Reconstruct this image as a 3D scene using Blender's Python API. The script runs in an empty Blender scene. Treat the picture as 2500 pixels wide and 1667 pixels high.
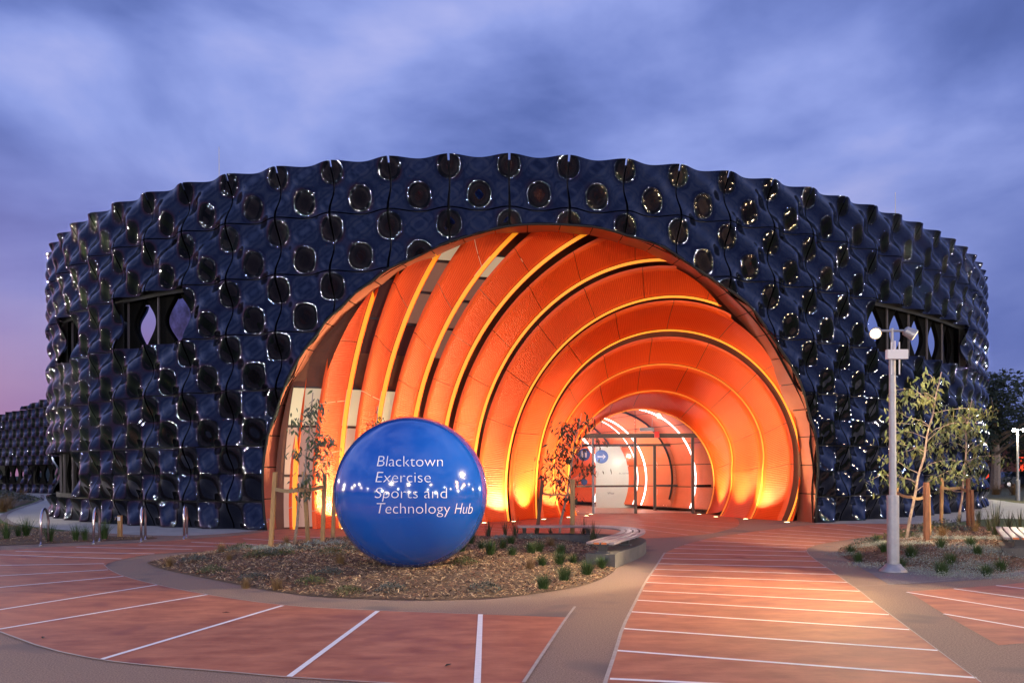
import bpy, bmesh, math, random
import numpy as np
from mathutils import Vector, Matrix
from mathutils.geometry import tessellate_polygon
random.seed(7); rng = np.random.default_rng(7)
SC = bpy.context.scene
COL = SC.collection
PI = math.pi

# ------------------------------------------------------------------ camera
ROLL = 0.005; F = 1850.0; EYE = 1.65
cam = bpy.data.cameras.new('camera'); cam.sensor_width = 36; cam.lens = 36 * F / 2500
cam.shift_y = (1151 - 833.5) / 2500; cam.clip_start = .1; cam.clip_end = 3000
co = bpy.data.objects.new('camera', cam); COL.objects.link(co)
co.matrix_world = Matrix.Translation((0, 0, EYE)) @ Matrix.Rotation(PI / 2, 4, 'X') @ Matrix.Rotation(-ROLL, 4, 'Z')
SC.camera = co

# ------------------------------------------------------------------ dusk sky
W = bpy.data.worlds.new('World'); SC.world = W; W.use_nodes = True
nt = W.node_tree; nt.nodes.clear()
def N(t, kind, **kw):
    n = t.nodes.new(kind)
    for k, v in kw.items():
        if k.startswith('i_'): n.inputs[int(k[2:])].default_value = v
        else: setattr(n, k, v)
    return n
def lk(t, a, ao, b, bi): t.links.new(a.outputs[ao], b.inputs[bi])
def ramp(t, stops, interp='LINEAR'):
    r = t.nodes.new('ShaderNodeValToRGB'); r.color_ramp.interpolation = interp
    el = r.color_ramp.elements
    while len(el) < len(stops): el.new(.5)
    for e, (p, c) in zip(el, stops):
        e.position = p; e.color = (*c, 1) if len(c) == 3 else c
    return r
def s2l(r, g, b):
    f = lambda c: c / 12.92 if c <= .04045 else ((c + .055) / 1.055) ** 2.4
    return (f(r / 255), f(g / 255), f(b / 255))
def mth(t, op, a, b=None, c=None):
    n = t.nodes.new('ShaderNodeMath'); n.operation = op
    for i, x in enumerate((a, b, c)):
        if x is None: continue
        if isinstance(x, (int, float)): n.inputs[i].default_value = x
        else: t.links.new(x, n.inputs[i])
    return n.outputs[0]
tc = N(nt, 'ShaderNodeTexCoord'); sep = N(nt, 'ShaderNodeSeparateXYZ'); lk(nt, tc, 'Generated', sep, 0)
X_, Y_, Z_ = sep.outputs
zz = mth(nt, 'MAXIMUM', Z_, 0.0)
den = mth(nt, 'ADD', zz, .28)
cx_ = mth(nt, 'DIVIDE', X_, den); cy_ = mth(nt, 'DIVIDE', Y_, den)
cmb = N(nt, 'ShaderNodeCombineXYZ'); nt.links.new(cx_, cmb.inputs[0]); nt.links.new(cy_, cmb.inputs[1])
mp = N(nt, 'ShaderNodeMapping'); mp.inputs['Rotation'].default_value = (0, 0, math.radians(-32)); mp.inputs['Scale'].default_value = (.75, 1.6, 1)
mp.inputs['Location'].default_value = (3.1, 1.7, 0)
lk(nt, cmb, 0, mp, 0)
n1 = N(nt, 'ShaderNodeTexNoise'); n1.inputs['Scale'].default_value = 1.0; n1.inputs['Detail'].default_value = 6; n1.inputs['Roughness'].default_value = .49; n1.inputs['Distortion'].default_value = .22
lk(nt, mp, 0, n1, 0)
mpb = N(nt, 'ShaderNodeMapping'); mpb.inputs['Rotation'].default_value = (0, math.radians(24), 0); mpb.inputs['Scale'].default_value = (2.4, 2.4, 4.9); mpb.inputs['Location'].default_value = (.7, 0, .35); lk(nt, tc, 'Generated', mpb, 0); lk(nt, mpb, 0, n1, 0)
n2 = N(nt, 'ShaderNodeTexNoise'); n2.inputs['Scale'].default_value = .45; n2.inputs['Detail'].default_value = 3
lk(nt, cmb, 0, n2, 0)
dens = mth(nt, 'ADD', mth(nt, 'MULTIPLY', n1.outputs[0], .72), mth(nt, 'MULTIPLY_ADD', n2.outputs[0], .30, .062))
cr = ramp(nt, [(.40, s2l(78, 96, 160)), (.48, s2l(95, 114, 182)), (.54, s2l(120, 138, 208)), (.60, s2l(146, 162, 229)), (.68, s2l(180, 186, 240))])
nt.links.new(dens, cr.inputs[0])
# horizon: darker slate band, pink to the left, set by direction
hz = ramp(nt, [(0, (1, 1, 1)), (.2, (.6, .6, .6)), (.38, (0, 0, 0))]); nt.links.new(zz, hz.inputs[0])
side = mth(nt, 'MULTIPLY_ADD', X_, -.9, .42)   # + towards the left where the last light is
sidec = mth(nt, 'MINIMUM', mth(nt, 'MAXIMUM', side, 0.0), 1.0)
hc = ramp(nt, [(0, s2l(84, 96, 160)), (.45, s2l(88, 98, 168)), (.75, s2l(118, 104, 165)), (1, s2l(146, 110, 160))]); nt.links.new(sidec, hc.inputs[0])
mx = N(nt, 'ShaderNodeMix', data_type='RGBA'); nt.links.new(mth(nt, 'MULTIPLY', hz.outputs[0], .78), mx.inputs[0])
nt.links.new(cr.outputs[0], mx.inputs[6]); nt.links.new(hc.outputs[0], mx.inputs[7])
# low warm afterglow band right at the horizon on the left
gl = ramp(nt, [(0, (1, 1, 1)), (.1, (.6, .6, .6)), (.2, (0, 0, 0))]); nt.links.new(zz, gl.inputs[0])
glow = mth(nt, 'MULTIPLY', gl.outputs[0], mth(nt, 'MINIMUM', mth(nt, 'MAXIMUM', mth(nt, 'MULTIPLY_ADD', X_, -2.2, -.62), 0.0), .75))
mx2 = N(nt, 'ShaderNodeMix', data_type='RGBA'); nt.links.new(glow, mx2.inputs[0]); nt.links.new(mx.outputs[2], mx2.inputs[6]); mx2.inputs[7].default_value = (*s2l(186, 124, 150), 1)
# the physical sky (sun just down) adds its own faint blue
sk = N(nt, 'ShaderNodeTexSky', sky_type='NISHITA', sun_disc=False); sk.sun_elevation = math.radians(-3); sk.sun_rotation = math.radians(-75)
b1 = N(nt, 'ShaderNodeBackground'); lk(nt, mx2, 2, b1, 0); b1.inputs[1].default_value = 1.0
b2 = N(nt, 'ShaderNodeBackground'); lk(nt, sk, 0, b2, 0); b2.inputs[1].default_value = .05
ad = N(nt, 'ShaderNodeAddShader'); lk(nt, b1, 0, ad, 0); lk(nt, b2, 0, ad, 1)
wo = N(nt, 'ShaderNodeOutputWorld'); lk(nt, ad, 0, wo, 0)

VS = SC.view_settings; VS.view_transform = 'Standard'; VS.look = 'None'; VS.exposure = 0; VS.gamma = 1; VS.use_curve_mapping = False
CY = SC.cycles; CY.use_denoising = True; CY.use_light_tree = True; CY.max_bounces = 7; CY.diffuse_bounces = 4; CY.glossy_bounces = 4
CY.transmission_bounces = 4; CY.sample_clamp_indirect = 4; CY.caustics_reflective = False; CY.caustics_refractive = False; CY.blur_glossy = 0
try: CY.denoiser = 'OPENIMAGEDENOISE'; CY.denoising_prefilter = 'ACCURATE'
except Exception: pass

# ------------------------------------------------------------------ lamps
def light(name, kind, loc, power, col=(1, 1, 1), size=.1, aim=None, angle=60, blend=.5):
    l = bpy.data.lights.new(name, kind); l.energy = power; l.color = col
    if kind == 'AREA': l.size = size
    else: l.shadow_soft_size = size
    if kind == 'SPOT': l.spot_size = math.radians(angle); l.spot_blend = blend
    o = bpy.data.objects.new(name, l); COL.objects.link(o); o.location = loc
    if aim is not None:
        o.rotation_euler = (Vector(aim) - Vector(loc)).to_track_quat('-Z', 'Y').to_euler()
    return o
WARM = (1, .72, .42); NEUT = (1, .93, .82); COOL = (.8, .9, 1)
POST = (6.17, 12.28)
# the two heads on the near lamp post
light('post_lamp_light', 'SPOT', (5.78, 12.02, 3.86), 1500, (1, .64, .26), .06, (3.0, 9.9, 0), 50, .8)
light('post_lamp_light', 'SPOT', (5.78, 12.02, 3.86), 900, WARM, .06, (0, 7.0, 0), 118, .3)
light('post_lamp_light', 'SPOT', (6.6, 12.15, 3.78), 2600, WARM, .06, (11.5, 22.5, 1.6), 100, .5)
light('post_lamp_light', 'SPOT', (5.76, 12.10, 3.86), 3000, (1, .78, .46), .06, (-.9, 12.0, .3), 46, .5)
# lamps of the car park that the facade and the ball mirror
for k in range(30):
    a = math.radians(-172 + 344 * (k + .5) / 30 + random.uniform(-6, 6)) - PI / 2
    d = random.choice([70, 90, 110, 140, 170]) * random.uniform(.85, 1.15)
    x, y = d * math.cos(a), d * math.sin(a)
    if y > 8 and abs(x) < 60: continue
    c = random.choice([NEUT, NEUT, COOL, (1, .85, .6)])
    light('car_park_light', 'POINT', (x, y, random.uniform(3.5, 8 + d * .09)), 1.1 * d * d * math.exp(random.gauss(0, .7)), c, .2)
for x, y, z, p, c in [(-9, -7, 6.5, 5000, (1, .84, .66)), (13, -8, 6.5, 900, (1, .80, .55)), (0, -16, 8, 3600, (1, .84, .64)), (-22, 6, 5, 700, NEUT), (27, 6, 5, 2800, (1, .66, .28)), (15.5, 8.5, 5, 1300, (1, .62, .26)), (20.5, 12.5, 4.4, 1900, (1, .62, .26))]:
    light('plaza_fill_light', 'POINT', (x, y, z), p, c, .16)  # unseen lamps added to lift the ground light and give the facade warm glints
light('path_light', 'SPOT', (-19.5, 23.5, 4.2), 900, (1, .8, .48), .1, (-18.2, 26.5, 0), 95, .8)
light('path_light', 'POINT', (26.2, 39.3, 3.75), 900, (1, .85, .55), .12)
light('path_light', 'SPOT', (20.5, 24.0, 4.2), 650, (1, .82, .5), .1, (19, 29, 0), 110, .8)

# ------------------------------------------------------------------ helpers
def un(px, py):
    dx = px - 1250; dy = 1151 - py; c, s = math.cos(ROLL), math.sin(ROLL)
    return dx * c + dy * s, dy * c - dx * s
def G(px, py, z=0.0):                         # point of the horizontal plane z seen at a pixel of the photograph
    r, u = un(px, py); Y = (z - EYE) * F / u
    return (r * Y / F, Y)
def dist_pt(px, py, Y):
    r, u = un(px, py); return (r * Y / F, Y, EYE + u * Y / F)
class MB:
    def __init__(s): s.v = []; s.f = []
    def add(s, vs, fs):
        o = len(s.v); s.v += [tuple(v) for v in vs]; s.f += [tuple(i + o for i in f) for f in fs]
    def box(s, c, d, rz=0, taper=1):
        x, y, z = d[0] / 2, d[1] / 2, d[2] / 2; ca, sa = math.cos(rz), math.sin(rz); vs = []
        for k in (-1, 1):
            t = taper if k > 0 else 1
            for i, j in ((-1, -1), (1, -1), (1, 1), (-1, 1)):
                a, b = i * x * t, j * y * t
                vs.append((c[0] + a * ca - b * sa, c[1] + a * sa + b * ca, c[2] + k * z))
        s.add(vs, [(3, 2, 1, 0), (4, 5, 6, 7), (0, 1, 5, 4), (1, 2, 6, 5), (2, 3, 7, 6), (3, 0, 4, 7)])
    def tube(s, pts, r, n=8, cap=True):
        pts = [Vector(p) for p in pts]; rs = r if isinstance(r, (list, tuple)) else [r] * len(pts); vs = []
        for i, p in enumerate(pts):
            t = (pts[min(i + 1, len(pts) - 1)] - pts[max(i - 1, 0)]).normalized()
            a = t.orthogonal() if i == 0 else (pa - t * pa.dot(t))
            a.normalize(); pa = a; b = t.cross(a)
            for k in range(n):
                w = 2 * PI * k / n; vs.append(p + (a * math.cos(w) + b * math.sin(w)) * rs[i])
        fs = [(i * n + k, i * n + (k + 1) % n, (i + 1) * n + (k + 1) % n, (i + 1) * n + k) for i in range(len(pts) - 1) for k in range(n)]
        if cap: fs += [tuple(reversed(range(n))), tuple((len(pts) - 1) * n + k for k in range(n))]
        s.add(vs, fs)
    def lathe(s, c, prof, n=24):
        vs = [(c[0] + r * math.cos(2 * PI * k / n), c[1] + r * math.sin(2 * PI * k / n), c[2] + z) for r, z in prof for k in range(n)]
        fs = [(i * n + k, i * n + (k + 1) % n, (i + 1) * n + (k + 1) % n, (i + 1) * n + k) for i in range(len(prof) - 1) for k in range(n)]
        fs += [tuple(reversed(range(n))), tuple((len(prof) - 1) * n + k for k in range(n))]
        s.add(vs, fs)
    def build(s, name, mat, parent=None, smooth=False):
        me = bpy.data.meshes.new(name); me.from_pydata(s.v, [], s.f); me.update()
        return link(name, me, mat, parent, smooth)
def link(name, me, mat, parent=None, smooth=False):
    if mat is not None and not me.materials: me.materials.append(mat)
    if smooth: me.polygons.foreach_set('use_smooth', [True] * len(me.polygons))
    o = bpy.data.objects.new(name, me); COL.objects.link(o)
    if parent is not None: o.parent = parent
    return o
def thing(name, label, cat, loc=(0, 0, 0), rz=0, group=None):
    o = bpy.data.objects.new(name, None); COL.objects.link(o); o.location = loc; o.rotation_euler = (0, 0, rz)
    o.empty_display_size = .2
    return tag(o, label, cat, group)
def tag(o, label, cat, group=None, kind=None):
    if label: o['label'] = label
    if cat: o['category'] = cat
    if group: o['group'] = group
    if kind: o['kind'] = kind
    return o
def struct(o, kind='structure'): o['kind'] = kind; return o
def chaikin(p, n=2, closed=True):
    p = [np.array(q, float) for q in p]
    for _ in range(n):
        q = []
        m = len(p)
        if not closed: q.append(p[0])
        for i in range(m if closed else m - 1):
            a, b = p[i], p[(i + 1) % m]
            q += [a * .75 + b * .25, a * .25 + b * .75]
        if not closed: q.append(p[-1])
        p = q
    return p
def clean(poly, eps=.004):
    out = []
    for q in poly:
        if not out or math.hypot(q[0] - out[-1][0], q[1] - out[-1][1]) > eps: out.append((float(q[0]), float(q[1])))
    if math.hypot(out[0][0] - out[-1][0], out[0][1] - out[-1][1]) < eps: out.pop()
    return out
def sheet(name, poly, z, mat, parent=None, thick=0):
    poly = clean(poly); n = len(poly)
    tri = tessellate_polygon([[Vector((x, y, 0)) for x, y in poly]])
    mb = MB(); vs = [(x, y, z) for x, y in poly]; fs = []
    for t in tri:
        a, b, c = [vs[i] for i in t]
        cr_ = (b[0] - a[0]) * (c[1] - a[1]) - (b[1] - a[1]) * (c[0] - a[0])
        fs.append(tuple(t) if cr_ > 0 else tuple(reversed(t)))
    if thick:
        vs += [(x, y, z - thick) for x, y in poly]
        fs += [(i, i + n, (i + 1) % n + n, (i + 1) % n) for i in range(n)]
    mb.add(vs, fs)
    return mb.build(name, mat, parent)
def sdist(P, poly):                          # signed distance, + inside; P (n,2), poly (m,2)
    poly = np.asarray(poly, float); A = poly; B = np.roll(poly, -1, 0)
    d = B - A; L = (d ** 2).sum(1) + 1e-12
    best = np.full(len(P), 1e9); ins = np.zeros(len(P), bool)
    for a, dd, l, b in zip(A, d, L, B):
        t = np.clip(((P - a) @ dd) / l, 0, 1); q = a + t[:, None] * dd
        best = np.minimum(best, ((P - q) ** 2).sum(1))
        c = (a[1] > P[:, 1]) != (b[1] > P[:, 1])
        with np.errstate(divide='ignore', invalid='ignore'):
            xi = (b[0] - a[0]) * (P[:, 1] - a[1]) / (b[1] - a[1]) + a[0]
        ins ^= c & (P[:, 0] < xi)
    return np.where(ins, 1, -1) * np.sqrt(best)
def clip_grid(xs, ys, field):
    """quads of the grid xs x ys cut to field > 0. returns verts (n,2), faces"""
    gx, gy = np.meshgrid(xs, ys, indexing='ij'); P = np.c_[gx.ravel(), gy.ravel()]
    f = field(P); f = np.where(abs(f) < 1e-6, 1e-6, f); ny = len(ys)
    V = []; idx = {}; Fs = []
    def vid(i):
        if ('v', i) not in idx: idx[('v', i)] = len(V); V.append(tuple(P[i]))
        return idx[('v', i)]
    def eid(i, j):
        k = (min(i, j), max(i, j))
        if k not in idx:
            a, b = k; t = f[a] / (f[a] - f[b]); idx[k] = len(V); V.append(tuple(P[a] + (P[b] - P[a]) * t))
        return idx[k]
    for i in range(len(xs) - 1):
        for j in range(ny - 1):
            q = [i * ny + j, (i + 1) * ny + j, (i + 1) * ny + j + 1, i * ny + j + 1]
            s = f[q] > 0
            if s.all(): Fs.append(tuple(vid(k) for k in q)); continue
            if not s.any(): continue
            o = []
            for k in range(4):
                a, b = q[k], q[(k + 1) % 4]
                if f[a] > 0: o.append(vid(a))
                if (f[a] > 0) != (f[b] > 0): o.append(eid(a, b))
            if len(o) >= 3: Fs.append(tuple(o))
    return V, Fs

# ------------------------------------------------------------------ materials
def mat(name, col, rough=.6, metal=0, ior=1.45, emit=None, estr=0, var=.0, vscale=6, bump=0, bscale=40, coat=0, stretch=None, trans=0, col2=None, vdetail=4, spots=None):
    m = bpy.data.materials.new(name); m.use_nodes = True; t = m.node_tree; p = t.nodes['Principled BSDF']
    p.inputs['Base Color'].default_value = (*col, 1); p.inputs['Roughness'].default_value = rough; p.inputs['Metallic'].default_value = metal; p.inputs['IOR'].default_value = ior
    if coat: p.inputs['Coat Weight'].default_value = coat; p.inputs['Coat Roughness'].default_value = .03
    if trans: p.inputs['Transmission Weight'].default_value = trans
    if emit: p.inputs['Emission Color'].default_value = (*emit, 1); p.inputs['Emission Strength'].default_value = estr
    if var or bump or col2:
        tcn = N(t, 'ShaderNodeTexCoord'); mpn = N(t, 'ShaderNodeMapping'); lk(t, tcn, 'Object', mpn, 0)
        if stretch: mpn.inputs['Scale'].default_value = stretch
    if var or col2:
        nz = N(t, 'ShaderNodeTexNoise'); nz.inputs['Scale'].default_value = vscale; nz.inputs['Detail'].default_value = vdetail; nz.inputs['Roughness'].default_value = .62
        lk(t, mpn, 0, nz, 0)
        lo = tuple(max(0, c * (1 - var)) for c in col); hi = col2 if col2 else tuple(min(1, c * (1 + var)) for c in col)
        r = ramp(t, [(.32, lo), (.68, hi)]); lk(t, nz, 0, r, 0)
        src = r
        if spots:
            n3 = N(t, 'ShaderNodeTexNoise'); n3.inputs['Scale'].default_value = spots[0]; n3.inputs['Detail'].default_value = 2
            lk(t, tcn, 'Object', n3, 0)
            rr = ramp(t, [(spots[1], (0, 0, 0)), (spots[1] + .12, (1, 1, 1))]); lk(t, n3, 0, rr, 0)
            mm = N(t, 'ShaderNodeMix', data_type='RGBA'); lk(t, rr, 0, mm, 0); lk(t, r, 0, mm, 6); mm.inputs[7].default_value = (*spots[2], 1)
            t.links.new(mm.outputs[2], p.inputs['Base Color'])
        else: lk(t, r, 0, p, 'Base Color')
        rm = mth(t, 'MULTIPLY_ADD', nz.outputs[0], .22, rough - .11); t.links.new(rm, p.inputs['Roughness'])
    if bump:
        nb = N(t, 'ShaderNodeTexNoise'); nb.inputs['Scale'].default_value = bscale; nb.inputs['Detail'].default_value = 3
        lk(t, tcn, 'Object', nb, 0)
        bn = N(t, 'ShaderNodeBump'); bn.inputs['Strength'].default_value = bump; bn.inputs['Distance'].default_value = .01
        lk(t, nb, 0, bn, 'Height'); lk(t, bn, 0, p, 'Normal')
    return m
M = {}
M['gloss'] = mat('black_gloss', (.002, .002, .003), .036, 0, 1.6)
M['gloss'].node_tree.nodes['Principled BSDF'].inputs['Specular Tint'].default_value = (.56, .67, 1, 1)
M['seam'] = mat('seam_black', (.004, .004, .005), .7)
M['dark'] = mat('dark_lining', (.010, .009, .009), .6)
M['reveal'] = mat('bronze_red_metal', (.36, .10, .062), .5, .15, var=.12, vscale=.8)
M['liner'] = mat('brown_lining', (.12, .036, .018), .6, var=.25, vscale=1.5)
M['glassdark'] = mat('mirror_glass', (.78, .82, .9), .015, 1)
M['finb'] = mat('window_surround', (.002, .002, .002), .8, ior=1.15)
M['mull'] = mat('mullion_bronze', (.045, .028, .024), .4, .3)
M['alu'] = mat('mullion_grey', (.12, .11, .13), .4, .5)
M['asphalt'] = mat('asphalt', (.035, .035, .038), .85, var=.2, vscale=3, bump=.3, bscale=90)
M['aggregate'] = mat('exposed_aggregate', (.13, .080, .056), .78, col2=(.37, .25, .185), vscale=70, vdetail=5, bump=.6, bscale=110, spots=(.9, .56, (.16, .115, .10)))
M['aggdark'] = mat('dark_aggregate', (.09, .075, .08), .8, col2=(.26, .22, .23), vscale=75, vdetail=5, bump=.5, bscale=200)
M['red'] = mat('terracotta_concrete', (.28, .084, .048), .62, col2=(.50, .19, .105), vscale=2.0, stretch=(1, 2.1, 1), vdetail=12, bump=.15, bscale=45, spots=(1.3, .62, (.25, .075, .055)))
M['paint'] = mat('white_line_paint', (.78, .76, .76), .6, var=.06, vscale=20)
M['edge'] = mat('pale_edging', (.40, .34, .30), .7, var=.15, vscale=12)
M['concrete'] = mat('pale_concrete', (.36, .35, .33), .7, var=.14, vscale=1.6, bump=.1, bscale=60)
M['plinth'] = mat('grey_concrete_block', (.11, .10, .09), .85, var=.2, vscale=5, bump=.2, bscale=40)
M['mulch'] = mat('mulch_soil', (.07, .04, .025), .95, col2=(.17, .105, .06), vscale=30, bump=.9, bscale=60)
M['grass'] = mat('lawn', (.028, .055, .012), .9, col2=(.09, .12, .03), vscale=8, bump=1, bscale=120)
M['dirt'] = mat('bank_grass', (.06, .07, .025), .9, col2=(.12, .10, .04), vscale=3, bump=1, bscale=80)
M['blade'] = mat('grass_blade', (.018, .045, .010), .55, col2=(.065, .115, .03), vscale=3)
M['dry'] = mat('dry_grass_blade', (.16, .085, .035), .7, col2=(.22, .14, .06), vscale=4)
M['greyleaf'] = mat('silver_ground_cover', (.15, .185, .155), .7, col2=(.38, .42, .37), vscale=18)
M['flax'] = mat('flax_leaf', (.02, .035, .015), .5, col2=(.06, .05, .02), vscale=4)
M['bark'] = mat('pale_bark', (.28, .21, .17), .8, var=.3, vscale=14)
M['leaf'] = mat('gum_leaf', (.045, .075, .03), .55, col2=(.12, .14, .05), vscale=5)
M['leafg'] = mat('gum_leaf_green', (.06, .075, .02), .55, col2=(.13, .14, .04), vscale=4)
M['leafd'] = mat('gum_leaf_grey', (.05, .06, .045), .55, col2=(.11, .13, .10), vscale=5)
M['leafr'] = mat('gum_leaf_red', (.028, .022, .012), .55, col2=(.06, .045, .018), vscale=5)
M['crown'] = mat('dark_crown_leaf', (.012, .02, .010), .8, col2=(.035, .05, .022), vscale=1)
M['timber'] = mat('pine_stake', (.34, .20, .085), .75, var=.28, vscale=7, stretch=(6, 6, .8), bump=.2)
M['timberd'] = mat('hardwood_stake', (.12, .05, .028), .75, var=.35, vscale=7, stretch=(6, 6, .8), bump=.25)
M['strap'] = mat('hessian_strap', (.28, .19, .10), .85, var=.15, vscale=30)
M['galv'] = mat('galvanised_steel', (.30, .30, .33), .45, .5, var=.12, vscale=6)
M['steel'] = mat('brushed_steel', (.62, .58, .60), .22, 1)
M['castdark'] = mat('cast_bracket', (.07, .065, .07), .45, .6)
M['slat'] = mat('anodised_slat', (.24, .19, .20), .4, .3, var=.08, vscale=9)
M['slato'] = mat('orange_slat_reflection', (.62, .16, .035), .4, .1)  # orange reflection painted onto the ends of the bench slats
M['whitep'] = mat('white_plastic', (.62, .60, .62), .5)
M['ball'] = mat('blue_gloss_paint', (.004, .075, .40), .12, 0, 1.6, coat=1.0)
M['text'] = mat('white_lettering', (.72, .72, .78), .5)
M['lens'] = mat('lamp_lens', (1, .9, .7), .3, emit=(1, .72, .36), estr=3)
M['lensw'] = mat('far_lamp_lens', (1, .95, .85), .3, emit=(1, .9, .7), estr=30)
M['upl'] = mat('uplight_lens', (1, .9, .7), .3, emit=(1, .78, .42), estr=14)
M['rim'] = mat('uplight_rim', (.35, .33, .3), .35, .8)
M['strip'] = mat('amber_lip_glow', (.9, .35, .04), .5, emit=(1, .34, .015), estr=.75)  # light on the arch band edges, put in as emission
M['strip2'] = mat('amber_lip_glow_dim', (.9, .3, .04), .5, emit=(1, .25, .012), estr=.3)
M['led'] = mat('white_led_strip', (1, 1, 1), .4, emit=(1, .93, .88), estr=4)
M['lobby'] = mat('salmon_wall_board', (.85, .17, .06), .5, var=.05, vscale=2)
M['lobbyw'] = mat('white_lobby_wall', (.62, .66, .6), .6)
M['lobbyf'] = mat('lobby_floor', (.55, .30, .22), .3)
M['signb'] = mat('blue_sign', (.03, .09, .35), .4)
M['exit'] = mat('red_box', (.5, .01, .01), .4, emit=(1, .02, .02), estr=.3)
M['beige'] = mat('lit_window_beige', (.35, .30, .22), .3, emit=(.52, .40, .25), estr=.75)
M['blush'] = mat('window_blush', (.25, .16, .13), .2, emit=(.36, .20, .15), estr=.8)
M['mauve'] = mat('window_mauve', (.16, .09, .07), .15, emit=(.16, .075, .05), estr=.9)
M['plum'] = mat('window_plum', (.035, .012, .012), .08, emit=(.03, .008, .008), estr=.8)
M['brick'] = mat('brown_brick', (.18, .08, .05), .85, var=.3, vscale=8)
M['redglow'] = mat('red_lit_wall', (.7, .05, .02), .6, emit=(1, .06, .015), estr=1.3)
M['carp'] = mat('dark_car_paint', (.015, .02, .045), .2, .3, coat=.6)
M['carw'] = mat('car_glass', (.01, .01, .012), .05)
M['tyre'] = mat('tyre_rubber', (.012, .012, .012), .8)
M['wallc'] = mat('retaining_wall_concrete', (.20, .20, .22), .8, var=.12, vscale=2)
M['tin'] = mat('metal_roof', (.22, .22, .27), .6)

def orange_mat():
    """orange corrugated / perforated metal with fine ribs"""
    m = mat('orange_ribbed_metal', (.80, .07, .005), .55, .0)
    t = m.node_tree; p = t.nodes['Principled BSDF']
    uv = N(t, 'ShaderNodeUVMap'); sp = N(t, 'ShaderNodeSeparateXYZ'); lk(t, uv, 0, sp, 0)
    wv = mth(t, 'SINE', mth(t, 'MULTIPLY', sp.outputs[0], 2 * PI / .055))
    # plain margins along the panel's edges, ribbed field inside (v in 0..1 across, u = metres along)
    e = mth(t, 'ABSOLUTE', mth(t, 'SUBTRACT', sp.outputs[1], .5))
    inn = mth(t, 'LESS_THAN', e, .42)
    w2 = mth(t, 'MULTIPLY', wv, inn)
    bp = N(t, 'ShaderNodeBump'); bp.inputs['Strength'].default_value = .55; bp.inputs['Distance'].default_value = .008
    t.links.new(w2, bp.inputs['Height']); lk(t, bp, 0, p, 'Normal')
    nz = N(t, 'ShaderNodeTexNoise'); nz.inputs['Scale'].default_value = .9; tcn = N(t, 'ShaderNodeTexCoord'); lk(t, tcn, 'Object', nz, 0)
    k = mth(t, 'ADD', mth(t, 'MULTIPLY', mth(t, 'MULTIPLY_ADD', w2, .5, .5), .35), mth(t, 'MULTIPLY', nz.outputs[0], .5))
    k = mth(t, 'ADD', k, mth(t, 'MULTIPLY', mth(t, 'SUBTRACT', 1.0, inn), .35))
    r = ramp(t, [(.15, (.68, .046, .003)), (.85, (.87, .094, .005))]); t.links.new(k, r.inputs[0]); lk(t, r, 0, p, 'Base Color')
    return m
M['orange'] = orange_mat()

# ------------------------------------------------------------------ the facade line in plan
P = 1.62; HTOP = EYE + 8.73; A = .158
crest = [(119.6,621),(129,597),(149,571.6),(180,550),(226,523.8),(287,496.7),(362,472.8),(454,449.5),(558,428),(677,410.6),(809,397),(948.2,384.5),(1095.2,379.5),(1243.7,378.7),(1388.8,381.9),(1528.4,391.5),(1658.2,404.8),(1776.5,421.7),(1878.3,440.2),(1973.8,461),(2053.5,482),(2130,505),(2192,526),(2243,545),(2288,565.4),(2323,585.5),(2353,606),(2375.6,625),(2391.5,643),(2401,662),(2404,678)]
S = []
for px, py in crest:
    r, u = un(px, py); Y = F * 8.73 / u; S.append((r * Y / F, Y))
S = np.array(S)
t_ = np.arange(len(S)) / (len(S) - 1) * 2 - 1
S = np.c_[np.polyval(np.polyfit(t_, S[:, 0], 9), t_), np.polyval(np.polyfit(t_, S[:, 1], 9), t_)]
def extend(p0, p1, n, turn, L):
    out = []; a = math.atan2(p1[1] - p0[1], p1[0] - p0[0]); q = np.array(p1, float)
    for _ in range(n):
        a += turn; q = q + L * np.array([math.cos(a), math.sin(a)]); out.append(q.copy())
    return out
NL = 6; NR = 7
left = extend(S[1], S[0], NL, math.radians(-5.0), 1.62)
right = extend(S[-2], S[-1], NR, math.radians(4.2), 1.55)
S = np.array(left[::-1] + list(S) + right); NS = len(S); OFF = NL
NRM = []
for i in range(NS - 1):
    d = S[i + 1] - S[i]; d /= np.hypot(*d); NRM.append(np.array([d[1], -d[0]]))     # outward, towards the plaza
CH = np.array([np.hypot(*(S[i + 1] - S[i])) for i in range(NS - 1)]); CUM = np.r_[0, np.cumsum(CH)]
def wall_pt(s, out=0):
    i = int(np.clip(np.searchsorted(CUM, s) - 1, 0, NS - 2)); f = (s - CUM[i]) / CH[i]
    p = S[i] * (1 - f) + S[i + 1] * f
    return p + NRM[i] * out
def wall_z(x):                                  # depth of the front wall at a lateral position
    m = slice(OFF, OFF + 31); return float(np.interp(x, S[m, 0], S[m, 1]))
def wave(i, f, z):                              # outward bulge of the cladding at fraction f of bay i, height z
    v = (z - P * .5) / P
    return A * math.cos(2 * PI * f) * math.cos(2 * PI * v)
def hit(px, py, out=0.0, wavy=True):            # where the sight line meets the facade -> (s, z)
    r, u = un(px, py); best = None
    for i in range(OFF, OFF + 30):
        n = NRM[i]; o = out; 
        for _ in range(6 if wavy else 1):
            den_ = (r / F) * n[0] + n[1]; Y = ((S[i] + n * o) @ n) / den_
            p = np.array([r * Y / F, Y]) - n * o
            f = ((p - S[i]) @ (S[i + 1] - S[i])) / CH[i] ** 2; z = EYE + u * Y / F
            if wavy: o = out + wave(i, f, z)
        if -.02 <= f <= 1.02 and Y > 0 and (best is None or Y < best[2]): best = (CUM[i] + f * CH[i], z, Y)
    return best

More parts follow.
